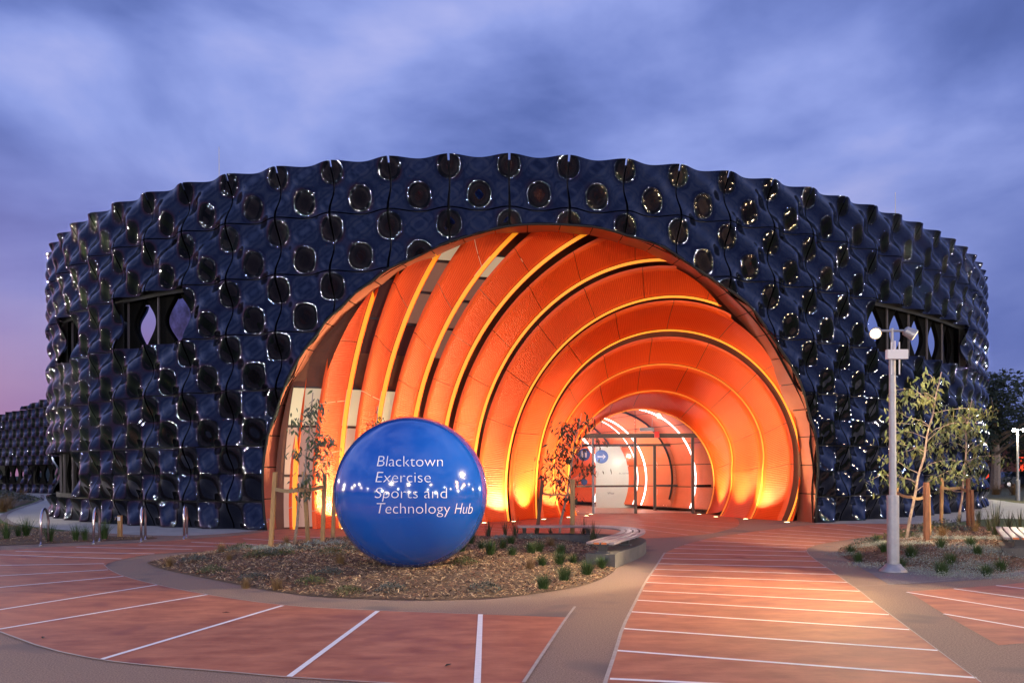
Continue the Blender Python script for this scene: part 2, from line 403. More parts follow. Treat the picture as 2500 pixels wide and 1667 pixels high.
outer_px = [(651,1300),(649,1292),(642,1200),(642,1150),(646,1108),(657,1051),(674,1011),(692,947.6),(726,881.6),(745,851),(774,818),(796,782),(814,766.6),(841,744),(865.5,715),(908,688.5),(932.5,666),(963.7,648),(1008,632.7),(1073,599),(1140,577),(1200,560.5),(1240,552),(1305,547),(1385,549),(1468,555.7),(1528.5,575),(1608,595.5),(1662,630.6),(1710,664),(1780,707),(1834.6,748.6),(1866.5,796.4),(1902,849),(1936,899),(1965,960),(1976,1021),(1990,1052),(1993.8,1082.6),(1996.8,1145.7),(1993,1190),(1990,1277),(1990,1281)]
inner_px = [(684,1294),(682,1250),(681,1180),(680,1130),(683,1068),(694.5,993),(712,945),(743,904.5),(765,865),(796,818),(825,787),(842,770),(888,729),(917,704),(932,695),(952.5,677),(975,664),(1019.5,637),(1062,626),(1082,615),(1140,590),(1200,569),(1278,567),(1343.5,564),(1442,573),(1481,583),(1573,610),(1627,638.6),(1691,672),(1739,709),(1787,761),(1825.4,795.6),(1862,847),(1890.5,901),(1913,960),(1936,1019),(1948,1082.5),(1951.7,1145.7),(1951.7,1211),(1947,1276)]
OUT = [hit(*p) for p in outer_px]
OUT = [(o[0], o[1]) for o in OUT if o]
OUTs = np.array(chaikin(OUT, 2, closed=False))
OUTs[0, 1] = -.2; OUTs[-1, 1] = -.2
OPEN = np.vstack([OUTs, [[OUTs[-1, 0], -.6], [OUTs[0, 0], -.6]]])
def open_field(Pn): return -sdist(Pn, OPEN)      # + outside the opening

building = thing('sports_centre', 'large curved building clad in glossy black quilted panels with glowing orange arched entrance', 'building', (0, 0, 0))

# ---- cladding panels. local: x along, y outward, z up (0 = top seam going down is -z)
GAP = .026
def panel_mesh(v0, v1, field=None, i=0, ztop=0.0, nu=26):
    """v measured downward from the seam in panel heights"""
    us = np.linspace(0, 1, nu + 1); us = us.copy(); us[0] = GAP / P; us[-1] = 1 - GAP / P
    nv = max(6, int(nu * (v1 - v0))); vs = np.linspace(v0, v1, nv + 1)
    if v0 == 0: vs[0] = GAP / P * .7
    if v1 == 1: vs[-1] = 1 - GAP / P * .7
    fld = (lambda q: np.ones(len(q))) if field is None else (lambda q: field(np.c_[CUM[i] + q[:, 0] * CH[i], ztop - q[:, 1] * P]))
    V, Fs = clip_grid(us, vs, fld)
    if not Fs: return None
    V = np.array(V); u, v = V[:, 0], V[:, 1]
    k = 2 * PI
    h = A * np.cos(k * u) * np.cos(k * v)
    hu = -A * k * np.sin(k * u) * np.cos(k * v) / P; hv = A * k * np.cos(k * u) * np.sin(k * v) / P   # d/dz (z = -v P)
    pos = np.c_[(u - .5) * P, -h, -v * P]           # outward is -y in panel space
    nrm = np.c_[-hu, -np.ones(len(u)), -hv]; nrm[:, 0] *= -1; nrm[:, 0] = -(-hu) * -1
    # surface y=-h(x,z): outward normal = (-dh/dx, -1, -dh/dz)
    nrm = np.c_[-hu, -np.ones(len(u)), -hv]; nrm /= np.linalg.norm(nrm, axis=1)[:, None]
    # edges folded back
    ed = {}
    for f in Fs:
        for a, b in zip(f, f[1:] + f[:1]): ed[(a, b)] = 1
    bd = [(a, b) for a, b in ed if (b, a) not in ed]
    bv = sorted({a for e in bd for a in e}); m1 = {a: len(V) + n for n, a in enumerate(bv)}; m2 = {a: len(V) + len(bv) + n for n, a in enumerate(bv)}
    back = pos[bv] + np.array([0, .07, 0])
    allv = np.vstack([pos, pos[bv], back])
    fn = [tuple(f) for f in Fs] + [(m1[b], m1[a], m2[a], m2[b]) for a, b in bd]
    me = bpy.data.meshes.new('facade_panel'); me.from_pydata(allv.tolist(), [], fn); me.update()
    # orientation check: first face normal should look outward (-y)
    if me.polygons[0].normal.y > 0: me.flip_normals()
    me.polygons.foreach_set('use_smooth', [True] * len(Fs) + [False] * len(bd))
    nl = [None] * len(allv)
    nn = [tuple(x) for x in nrm] + [(0, 0, 0)] * (2 * len(bv))
    me.normals_split_custom_set_from_vertices(nn)
    me.materials.append(M['gloss'])
    return me
rows = []    # (ztop of seam, v0, v1)
z = P * .5; rows.append((z, 0, .5))
for k in range(5): z += P; rows.append((z, 0, 1))
ztop = z + P; rows.append((ztop, 1 - (HTOP - z) / P, 1))
shared = {}
for r_, (zt, v0, v1) in enumerate(rows): shared[(v0, v1)] = shared.get((v0, v1)) or panel_mesh(v0, v1)
def put_panel(me, i, zt, Sx=None, par=None):
    S_ = S if Sx is None else Sx
    p = (S_[i] + S_[i + 1]) / 2; d = S_[i + 1] - S_[i]
    o = link('facade_panel', me, None, par or building)
    o.location = (p[0], p[1], zt); o.rotation_euler = (0, 0, math.atan2(d[1], d[0])); o.scale = (np.hypot(*d) / P, 1, 1)
    return o
# window bays: (bay index counted in crest pairs, row from the ground: 0 = half row)
TOPR = 6
windows = {(5, 4), (6, 4), (2, 4), (-1, 4), (-2, 4), (0, 1), (1, 1), (2, 1), (-1, 1), (-2, 1), (21, 4), (22, 4), (23, 4), (24, 4), (25, 4)}
def fin_mesh():
    """dark plate with a lens shaped hole, hour-glass left between two holes"""
    mb = MB(); n = 18; D = .40
    def w(t): return .055 + .30 * math.sin(PI * t) ** 1.5
    for sgn in (-1, 1):
        vs = []; fs = []
        for k in range(n + 1):
            t = k / n; z = -t * P
            vs += [(sgn * w(t) * P, D, z), (sgn * .5 * P, D, z), (sgn * w(t) * P, D + .07, z)]
        for k in range(n):
            a = 3 * k; b = a + 3
            fs += [(a, a + 1, b + 1, b), (a + 2, a, b, b + 2)]
        mb.add(vs, fs)
    mb.box((0, D - .03, -.015), (P, .06, .03)); mb.box((0, D - .03, -P + .015), (P, .06, .03))
    return mb
fm = fin_mesh()
FINME = bpy.data.meshes.new('window_surround'); FINME.from_pydata(fm.v, [], fm.f); FINME.materials.append(M['finb'])
M['glassdim'] = mat('painted_reflection_glass', (.30, .34, .48), .04, 1, col2=(.10, .11, .14), vscale=2.2)  # dark tree reflection painted into the pane colour
gm = MB(); gm.add([(-.5 * P, .48, -.03), (.5 * P, .48, -.03), (.5 * P, .48, -P + .03), (-.5 * P, .48, -P + .03)], [(0, 1, 2, 3)])
GLME = bpy.data.meshes.new('window_pane'); GLME.from_pydata(gm.v, [], gm.f); GLME.materials.append(M['glassdark'])
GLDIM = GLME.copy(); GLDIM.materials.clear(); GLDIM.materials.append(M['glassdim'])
mm_ = MB(); mm_.box((0, .36, -P / 2), (.03, .06, P - .06)); MUME = bpy.data.meshes.new('mullion'); MUME.from_pydata(mm_.v, [], mm_.f); MUME.materials.append(M['alu'])
xo0, xo1 = OUTs[:, 0].min() - .02, OUTs[:, 0].max() + .02; zo1 = OUTs[:, 1].max()
n_pan = 0
def at_bay(o, i, zt):
    p = (S[i] + S[i + 1]) / 2; d = S[i + 1] - S[i]
    o.location = (p[0], p[1], zt); o.rotation_euler = (0, 0, math.atan2(d[1], d[0])); o.scale = (np.hypot(*d) / P, 1, 1)
for i in range(NS - 1):
    for r_, (zt, v0, v1) in enumerate(rows):
        if (i - OFF, r_) in windows:
            o = link('window', FINME, None, building); at_bay(o, i, zt)
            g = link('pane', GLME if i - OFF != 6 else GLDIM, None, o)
            q = link('mullion', MUME, None, o); q.location = (-.5 * P, 0, 0)
            continue
        corners = np.array([(CUM[i] + a * CH[i], zt - b * P) for a in np.linspace(0, 1, 9) for b in np.linspace(v0, v1, 9)])
        fld = open_field(corners)
        if (fld < 0).all(): continue
        if (fld > .02).all() : put_panel(shared[(v0, v1)], i, zt)
        else:
            me = panel_mesh(v0, v1, open_field, i, zt, 40)
            if me: put_panel(me, i, zt)
        n_pan += 1
# backing wall behind the panels, with the same opening
mb = MB()
def lb(s, z, out):
    p = wall_pt(s, out); return (p[0], p[1], z)
ss = []
for i in range(NS - 1): ss += [CUM[i] + CH[i] * f for f in (0, .25, .5, .75)]
ss.append(CUM[-1])
V, Fs = clip_grid(np.array(ss), np.linspace(0, HTOP - .05, 34), lambda q: -sdist(q, OPEN) - .03)
# leave out the cells of the window bays
keep = []
for f in Fs:
    c = np.mean([V[k] for k in f], 0); i = int(np.clip(np.searchsorted(CUM, c[0]) - 1, 0, NS - 2)); r_ = 0 if c[1] < P / 2 else int((c[1] - P / 2) // P) + 1
    if (i - OFF, r_) not in windows: keep.append(f)
mb.add([lb(s, z, -.2) for s, z in V], keep)
mb.build('backing_wall', M['seam'], building)
# plain back of the building and roof
a0, a1 = S[0], S[-1]
back = [a1 + np.array(q) for q in ((1.5, 8), (-2, 22), (-10, 32))] + [a0 + np.array(q) for q in ((12, 30), (3, 18), (-.5, 8))]
loop = [wall_pt(s, -.25) for s in ss[::2]] + back
sheet('roof', [tuple(p) for p in loop], HTOP - .35, M['dark'], building)
mb = MB()
bk = [a1] + back + [a0]
for a, b in zip(bk, bk[1:]): mb.add([(a[0], a[1], 0), (b[0], b[1], 0), (b[0], b[1], HTOP - .2), (a[0], a[1], HTOP - .2)], [(0, 1, 2, 3)])
mb.build('rear_wall', M['seam'], building)
# ---- lower wing running back on the left
wing = thing('low_wing', 'low far wing of the black building seen past its left edge, over the pale path', 'building')
wp = [np.array([-31.5, 58.0])]
for k in range(14): wp.append(wp[-1] + 1.62 * np.array([-.80, .60]))
wp = np.array(wp[::-1])
wz = lambda x: 7.9 + (x + 40) * .13
for i in range(len(wp) - 1):
    xm = (wp[i][0] + wp[i + 1][0]) / 2; top = wz(xm)
    zt = P * .5; r_ = 0
    while zt - P < top - .2:
        v0, v1 = (0, .5) if r_ == 0 else (0, 1)
        if zt > top:
            f_ = round((zt - top) / P * 10) / 10; v0 = min(f_, .8)
        if r_ == 1 and 2 <= i <= 9 and i not in (5,) and not (i > 8):
            p = (wp[i] + wp[i + 1]) / 2; d = wp[i + 1] - wp[i]
            o = link('window', FINME, None, wing); o.location = (p[0], p[1], zt); o.rotation_euler = (0, 0, math.atan2(d[1], d[0])); link('pane', GLME, None, o)
        else:
            if (v0, v1) not in shared: shared[(v0, v1)] = panel_mesh(v0, v1)
            put_panel(shared[(v0, v1)], i, zt, wp, wing)
        zt += P; r_ += 1
mb = MB(); q = [p + .55 * np.array([.6, .8]) for p in wp]
for a, b in zip(q, q[1:]): mb.add([(a[0], a[1], 0), (b[0], b[1], 0), (b[0], b[1], wz(b[0]) - .1), (a[0], a[1], wz(a[0]) - .1)], [(0, 1, 2, 3)])
mb.build('backing_wall', M['seam'], wing)
# roof masts
for px, y0, y1, Y, lab in ((535, 359, 436, 30, 'thin pale mast rising from the roof on the left side'), (2186, 470, 530, 33, 'thin pale mast rising from the roof on the right side')):
    a = dist_pt(px, y1, Y); b = dist_pt(px, y0, Y); mb = MB()
    mb.tube([(a[0], a[1], HTOP - .36), (a[0], a[1], b[2])], [.03, .012], 6); mb.box((a[0], a[1], HTOP - .3), (.3, .3, .1)); tag(mb.build('roof_mast', M['whitep']), lab, 'mast')

# ------------------------------------------------------------------ the arched entrance: rings fitted in slanting vertical planes
RINGS = [  # left foot (x, depth), slope of the plane in plan, points of the ring in the plane (along, height)
 ((-6.29,22.06),-.5,[(0,0),(.06,1.85),(.33,3.88),(.63,4.92)]),
 ((-5.05,22.46),-.5,[(0,0),(.11,2.2),(.42,4.26),(.68,5.28),(.80,5.91),(1.43,7.02)]),
 ((-4.05,22.89),-.5,[(0,0),(.08,3.26),(.34,4.14),(.77,5.34),(1.39,6.82),(1.85,7.49),(2.32,7.98)]),
 ((-3.03,23.52),-.48,[(0,0),(.13,3.52),(.43,4.37),(.89,5.42),(2.11,7.37),(2.81,8.04),(3.74,8.56)]),
 ((-2.06,24.0),-.42,[(0,0),(.08,3.25),(.55,4.6),(1.04,5.49),(1.88,6.76),(2.93,7.73),(3.8,8.21),(4.79,8.54)]),
 ((-1.1,24.7),-.34,[(0,0),(-.03,2.42),(.06,2.99),(.47,4.32),(1.06,5.27),(1.82,6.26),(3.1,7.29),(4.15,7.76),(5.16,7.93),(6.09,7.94)]),
 ((-.1,25.23),-.30,[(0,0),(-.05,1.04),(-.03,1.97),(.1,2.84),(.44,3.7),(1.22,4.87),(1.83,5.65),(2.78,6.48),(3.8,6.88),(5.31,7.03),(6.42,6.83),(7.23,6.45)]),
 ((.9,26.7),-.25,[(0,0),(-.04,1.07),(.01,2.06),(.2,2.83),(.61,3.81),(1.58,5.22),(2.54,5.96),(3.78,6.32),(4.73,6.36),(6.18,5.96),(7.26,5.18),(8.02,4.18),(8.5,3.18)]),
 ((1.82,27.35),-.24,[(0,0),(1.18,4.44),(2.29,5.2),(3.24,5.43),(3.96,5.4),(5.28,4.86),(6.22,3.89),(6.75,2.78),(6.95,1.76),(6.97,.7),(6.93,0)]),
 ((2.36,28.32),-.16,[(0,0),(.4,2.93),(1.75,4.51),(2.94,4.67),(4.1,4.33),(5.01,3.49),(5.51,2.62),(5.73,1.77),(5.78,.93),(5.66,.02)]),
 ((2.5,29.41),-.02,[(0,0),(.1,2.4),(2.81,4.08),(3.96,3.68),(4.68,2.95),(5.1,2.15),(5.21,1.18),(5.13,0)]),
]
class Ring:
    def __init__(s, L, sl, pts):
        s.L = np.array(L); d = np.array([1, sl]); s.d = d / np.hypot(*d); Pn = np.array(pts, float)
        Am = np.c_[2 * Pn, np.ones(len(Pn))]; so = np.linalg.lstsq(Am, (Pn ** 2).sum(1), rcond=None)[0]
        s.c = so[:2]; s.r = math.sqrt(so[2] + so[0] ** 2 + so[1] ** 2)
        ph = np.arctan2(Pn[:, 1] - s.c[1], -(Pn[:, 0] - s.c[0])); res = np.hypot(*(Pn - s.c).T) - s.r
        s.pf = np.polyfit(ph, res, 4 if len(Pn) >= 10 else (2 if len(Pn) > 5 else 0)); s.p0, s.p1 = ph.min() - .03, ph.max() + .03
        s.lo = -math.asin(min(.95, s.c[1] / s.r))
    def rad(s, ph): return s.r + float(np.polyval(s.pf, min(max(ph, s.p0), s.p1)))
    def at(s, ph, dr=0.0, dd=0.0):           # dr radial offset (+ outward), dd depth offset along the plane's normal
        R = s.rad(ph) + dr; x = s.c[0] - R * math.cos(ph); z = s.c[1] + R * math.sin(ph)
        n = np.array([-s.d[1], s.d[0]]); p = s.L + s.d * x + n * dd
        return np.array([p[0], p[1], z])
RG = [Ring(*r) for r in RINGS]
def gclip(p): return min(p[1] - wall_z(p[0]) - float(np.interp(p[0], [-7, -6, -5, -3, 0, 3], [.40, .45, .68, .90, 1.02, 1.08])), HTOP - .45 - p[2])
def okp(p): return gclip(p) > -.02
def clip3(vs, fs, us=None):
    """cut a mesh cleanly along the back of the reveal"""
    g = [gclip(v) for v in vs]; V = [tuple(v) for v in vs]; U = list(us) if us is not None else None; cut = {}; out = []
    for f in fs:
        s_ = [g[i] > 0 for i in f]
        if all(s_): out.append(f); continue
        if not any(s_): continue
        o = []
        for i, j in zip(f, f[1:] + f[:1]):
            if g[i] > 0: o.append(i)
            if (g[i] > 0) != (g[j] > 0):
                k = (min(i, j), max(i, j))
                if k not in cut:
                    a, b = k; t = g[a] / (g[a] - g[b]); cut[k] = len(V); V.append(tuple(V[a][q] + (V[b][q] - V[a][q]) * t for q in range(3)))
                    if U is not None: U.append(tuple(U[a][q] + (U[b][q] - U[a][q]) * t for q in range(2)))
                o.append(cut[k])
        if len(o) > 2: out.append(tuple(o))
    keep = sorted({i for f in out for i in f}); m = {i: n for n, i in enumerate(keep)}
    return [V[i] for i in keep], [tuple(m[i] for i in f) for f in out], ([U[i] for i in keep] if U is not None else None)
def inside(p, m=.28): return p[1] > wall_z(p[0]) + m
class Lead:                                    # front edge ahead of the first ring
    def __init__(s): s.lo = RG[0].lo
    def at(s, ph, dr=0, dd=0):
        a = RG[0].at(ph, dr, dd); b = RG[1].at(ph, dr, dd); return a + (a - b) * .62
prev = Lead()
PH = lambda a, b, n: [a + (b - a) * k / n for k in range(n + 1)]
GAPF = [.35, .60, .62, .66, .72, .74, .80, .84, .76, .94, .97]
JOINTS = [[.0, .1, .24, .36, .48], [-.02, .09, .20, .33, .46, .6], [.0, .11, .235, .37, .50, .65], [.03, .16, .31, .46, .62, .8], [.06, .2, .37, .55, .74, .93, 1.15], [.05, .23, .44, .66, .90, 1.13, 1.4], [.03, .29, .56, .84, 1.13, 1.43, 1.78, 2.1], [-.02, .26, .58, .91, 1.25, 1.60, 1.98, 2.38, 2.78, 3.1], [.02, .34, .72, 1.1, 1.5, 1.93, 2.36, 2.80, 3.12], [.1, .6, 1.0, 1.42, 1.86, 2.3, 2.76, 3.1], [.15, .65, 1.12, 1.45, 2.12, 2.62, 2.98]]
def ground_phi(fn, a, b):
    for _ in range(30):
        m = (a + b) / 2
        if fn(m)[2] < 0: a = m
        else: b = m
    return (a + b) / 2
for k, R in enumerate(RG):
    pv = RG[k - 1] if k else prev; g = GAPF[k]
    D = lambda ph, dr=0.0, dd=0.0: R.at(ph, dr, dd)
    def Fr(ph, dr=0.0): return R.at(ph) + (pv.at(ph, dr) - R.at(ph)) * g
    lo = ground_phi(D, -1.0, .3); hi_lim = PI - lo
    # upper end: where the ring meets the back of the front wall, or the ground again on the right
    ph = lo + .05; hi = None
    while ph < 3.9:
        p = D(ph)
        if not inside(p, .1 if k < 7 else -1): break
        if p[2] < 0 and ph > 1: break
        ph += .01
    hi = ph
    if k >= 7: hi = ground_phi(D, hi + .02, hi - .2)
    n = max(8, int((hi - lo) * R.r / .16)); phs = PH(lo, hi, n)
    band = None
    # edge flange: lip turned towards the plaza along the deep edge, the light on it given by emission
    LW = [.14, .13, .13, .12, .105, .085, .065, .055, .045, .04, .04][k]
    mb = MB(); vs = []; fs = []
    for ph in phs:
        vs += [D(ph, 0, .02), D(ph, LW, -.0), D(ph, LW, .10), D(ph, 0, .06)]
    for j in range(n):
        a = 4 * j; b = a + 4
        fs += [(a + 3, a + 2, b + 2, b + 3), (a, a + 3, b + 3, b)]
    v2, f2, _ = clip3(vs, fs); mb.add(v2, f2)
    band = mb.build('arch_band', M['orange'], building)
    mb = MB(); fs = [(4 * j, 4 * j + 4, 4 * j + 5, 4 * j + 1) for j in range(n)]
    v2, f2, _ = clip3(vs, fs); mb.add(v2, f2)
    mb.build('glowing_lip', M['strip'] if k < 8 else M['strip2'], band, True)
    # ribbed panels
    js = [lo - .02] + [j for j in JOINTS[k] if lo + .04 < j < hi - .02] + [hi]
    for j0, j1 in zip(js, js[1:]):
        a0_, a1_ = j0 + .008 / R.r, j1 - .008 / R.r
        m_ = max(2, int((a1_ - a0_) * R.r / .16)); vs = []; us = []; al = 0; lastp = None
        nc = 7
        for q_, ph in enumerate(PH(a0_, a1_, m_)):
            p0 = D(ph, LW + .015); p1 = Fr(ph)
            if lastp is not None: al += np.linalg.norm(p0 - lastp)
            lastp = p0; cen = R.at(ph, -1.0)
            for c_ in range(nc):
                t = c_ / (nc - 1); p = p0 * (1 - t) + p1 * t
                bow = .05 * math.sin(PI * t)
                rd = (R.at(ph, 1.0) - R.at(ph)); p = p + rd * bow
                p[2] = max(p[2], .004) if ph < .5 or ph > 2.6 else p[2]
                vs.append(tuple(p)); us.append((al, t))
        # folded return edges so the panel has thickness
        fs = []
        for q_ in range(m_):
            for c_ in range(nc - 1):
                a = q_ * nc + c_; fs.append((a, a + 1, a + nc + 1, a + nc))
        base = len(vs)
        for q_, ph in enumerate(PH(a0_, a1_, m_)):
            rd = (R.at(ph, 1.0) - R.at(ph)) * .10
            v = np.array(vs[q_ * nc + nc - 1]) + rd; vs.append(tuple(v)); us.append((us[q_ * nc][0], 1.02))
        for q_ in range(m_): fs.append((q_ * nc + nc - 1, base + q_, base + q_ + 1, (q_ + 1) * nc + nc - 1))
        vs, fs, us = clip3(vs, fs, us)
        if len(fs) < 3: continue
        me = bpy.data.meshes.new('ribbed_panel'); me.from_pydata(vs, [], fs); me.update()
        uvl = me.uv_layers.new(name='UVMap'); arr = np.array(us)[[l.vertex_index for l in me.loops]].ravel(); uvl.data.foreach_set('uv', arr)
        link('panel', me, M['orange'], band, True)
    # lining behind the gap, and glazing on the left side
    OFFR = .50 if k < 8 else .16
    mb = MB(); vs = []; fs = []
    hi2 = hi + (.1 if k < 7 else 0)
    phl = PH(lo - .05, hi2, n)
    for ph in phl:
        a = R.at(ph, OFFR, -.0); b = pv.at(ph, OFFR, .0); vs += [tuple(a), tuple(a * .5 + b * .5), tuple(b)]
    for j in range(n):
        a = 3 * j; fs += [(a, a + 1, a + 4, a + 3), (a + 1, a + 2, a + 5, a + 4)]
    vs, fs, _ = clip3(vs, fs)
    mb.add(vs, fs); mb.build('lining', M['liner'], building, True)
    if 1 <= k <= 4 or k == 0:
        # panes between transoms
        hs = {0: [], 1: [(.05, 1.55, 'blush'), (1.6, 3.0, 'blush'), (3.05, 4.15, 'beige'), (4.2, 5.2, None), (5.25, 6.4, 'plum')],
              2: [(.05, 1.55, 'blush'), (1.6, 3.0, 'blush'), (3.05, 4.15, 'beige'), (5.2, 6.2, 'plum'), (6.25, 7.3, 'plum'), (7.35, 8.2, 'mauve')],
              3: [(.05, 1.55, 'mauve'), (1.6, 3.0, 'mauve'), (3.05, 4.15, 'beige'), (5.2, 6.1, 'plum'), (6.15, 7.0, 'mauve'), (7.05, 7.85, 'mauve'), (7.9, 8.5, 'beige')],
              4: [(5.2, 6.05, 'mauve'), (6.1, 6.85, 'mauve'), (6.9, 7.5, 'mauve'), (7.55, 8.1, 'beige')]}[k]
        def ph_at(zh, rg):
            lo_, hi_ = -.6, 1.5
            for _ in range(30):
                m = (lo_ + hi_) / 2
                if rg.at(m, OFFR - .03)[2] < zh: lo_ = m
                else: hi_ = m
            return lo_
        for z0, z1, mt in hs:
            if not mt: continue
            a0p, a1p = ph_at(z0, R), ph_at(z1, R); b0p, b1p = ph_at(z0, pv if k else R), ph_at(z1, pv if k else R)
            vs = []; m_ = 6
            for q_ in range(m_ + 1):
                t = q_ / m_
                a = R.at(a0p + (a1p - a0p) * t, OFFR - .03); b = pv.at(b0p + (b1p - b0p) * t, OFFR - .03)
                vs += [tuple(a), tuple(b)]
            if not all(okp(v) for v in vs): continue
            mb = MB(); mb.add(vs, [(2 * q_, 2 * q_ + 1, 2 * q_ + 3, 2 * q_ + 2) for q_ in range(m_)])
            pn = mb.build('window_pane', M[mt], building, True)
            mb = MB(); mb.tube([vs[-2], vs[-1]], .035, 4); mb.tube([vs[0], vs[-2]], .03, 4); mb.build('frame', M['mull'], pn)
    # fine joints across the lining
    # uplights, one beneath each band leg
    for side_ in (0, 1):
        if side_ and k < 8 and k != 7: continue
        if k == 0: continue
        ph = lo if side_ == 0 else hi
        p0 = D(ph); p1 = Fr(ph); mid = p0 * .5 + p1 * .5; inw = (R.at(ph, -1) - R.at(ph)); inw[2] = 0; inw /= np.linalg.norm(inw)
        pl = mid + inw * .55; pl[2] = .02
        names = ['', 'second', 'third', 'fourth', 'fifth', 'sixth', 'seventh', 'eighth', 'ninth', 'tenth', 'eleventh']
        mb = MB(); mb.lathe((pl[0], pl[1], .008), [(.11, 0), (.115, .012), (.085, .016), (.08, .004)], 16)
        uo = mb.build('ground_uplight', M['rim'])
        tag(uo, ('glowing ground uplight at the left foot of the %s orange arch from the facade' if side_ == 0 else 'glowing ground uplight at the right foot of the %s orange arch from the facade') % names[k], 'uplight', 'uplights set in the paving along the orange arches')
        mb = MB(); mb.lathe((pl[0], pl[1], .0125), [(.080, 0), (.078, .010), (.02, .014)], 16); mb.build('lens', M['upl'], uo)
        tgt = mid + np.array([0, 0, 1.0]) + inw * -.1; top_ = R.at(.55 if side_ == 0 else PI - .55)
        light('uplight_glow', 'SPOT', (pl[0], pl[1], .05), (1600 if side_ == 0 else (1700 if k > 7 else 300)) * (1 if k < 8 else .7), (1, .92, .50), .04, (tgt[0] - inw[0] * .25, tgt[1] - inw[1] * .25, 1.75), 78, 1.0)
        if k in (3, 6): light('uplight_beam', 'SPOT', (pl[0], pl[1], .05), 40 * (1 if k < 8 else .4), (1, .62, .28), .04, (top_[0] * .6 + pl[0] * .4, top_[1] * .6 + pl[1] * .4, top_[2]), 62, .95)
# soft lining so nothing is seen behind the rings near the front wall
# ---- reveal: bronze-red panels from the cladding back to the first bands
outw = [hit(*p) for p in outer_px]; ow = []
for s_, z_, Y_0 in outw:
    i = int(np.clip(np.searchsorted(CUM, s_) - 1, 0, NS - 2)); f = (s_ - CUM[i]) / CH[i]
    p = wall_pt(s_, wave(i, f, z_) + .012); ow.append((p[0], p[1], max(z_, -.02)))
iw = []
for j, (px, py) in enumerate(inner_px):
    t = j / (len(inner_px) - 1); dep = .55 + .55 * min(1, t * 1.4)
    h_ = hit(px, py, -dep, False); p = wall_pt(h_[0], -dep); iw.append((p[0], p[1], max(h_[1], -.02)))
def resample(pts, n):
    pts = np.array(pts); d = np.r_[0, np.cumsum(np.linalg.norm(np.diff(pts, axis=0), axis=1))]; q = np.linspace(0, d[-1], n)
    return np.c_[[np.interp(q, d, pts[:, k]) for k in range(3)]].T
NSEG = 30; SUB = 6
oo = resample(chaikin(ow, 1, False), NSEG * SUB + 1); ii = resample(iw, NSEG * SUB + 1)
for k in range(NSEG):
    vs = []; fs = []
    for j in range(SUB + 1):
        q = k * SUB + j; a, b = oo[q].copy(), ii[q].copy()
        if j == 0: nx = (oo[q + 1] - oo[q]) * .10; a += nx; b += (ii[q + 1] - ii[q]) * .10
        if j == SUB: a -= (oo[q] - oo[q - 1]) * .10; b -= (ii[q] - ii[q - 1]) * .10
        bk_ = b + (b - a) * 0 + np.array([0, .06, 0]); vs += [tuple(a), tuple(a * .5 + b * .5), tuple(b), tuple(bk_)]
    for j in range(SUB):
        a = 4 * j; fs += [(a, a + 1, a + 5, a + 4), (a + 1, a + 2, a + 6, a + 5), (a + 2, a + 3, a + 7, a + 6)]
    mb = MB(); mb.add(vs, fs); o = mb.build('reveal_panel', M['reveal'], building, False)
mb = MB(); vs = []; fs = []
cen = np.array([2.0, 0, 2.0])
for q in range(NSEG * SUB + 1):
    a, b = oo[q].copy(), ii[q].copy()
    for p in (a, b):
        v = (p - np.array([1.5, p[1], 1.0])); v /= np.linalg.norm(v); p += v * .05
    vs += [tuple(a), tuple(b)]
mb.add(vs, [(2 * q, 2 * q + 1, 2 * q + 3, 2 * q + 2) for q in range(NSEG * SUB)]); mb.build('reveal_lining', M['dark'], building)
# dark trim line where cladding meets reveal
mb = MB(); mb.tube([tuple(p) for p in oo[::2]], .035, 6); mb.build('edge_trim', M['seam'], building, True)

# ------------------------------------------------------------------ entrance doors
DR = RG[-1]
scr = MB(); dY = 29.44
def dr(x): return (2.5 + x, dY - .02 * x)
ed_ = lambda t: None
fr = MB(); fr.box((5.05, dY, 3.02), (5.0, .12, .17)); screen = fr.build('entrance_screen', M['mull'], building)
for x, z0, z1, w in ((4.79, 0, 2.95, .10), (7.02, 0, 2.95, .10), (3.15, 0, 2.95, .09)):
    mb = MB(); mb.box((x - (0 if x > 3.5 else 0), dY, (z0 + z1) / 2), (w, .12, z1 - z0)); mb.build('mullion', M['mull'] if x > 3.5 else M['alu'], screen)
for x in (4.79, 7.02):
    mb = MB(); mb.box((x, dY, 3.5), (.02, .03, .95)); mb.build('mullion', M['mull'], screen)
for x0, x1 in ((2.5, 4.76), (7.08, 7.72), (7.05, 7.72)):
    mb = MB(); mb.box(((x0 + x1) / 2, dY - .01, 1.07), (x1 - x0, .07, .075)); mb.build('push_rail', M['mull'], screen)
mb = MB(); mb.box((4.95, dY + .07, 1.07), (.35, .03, .07)); mb.build('push_rail', M['mull'], screen)
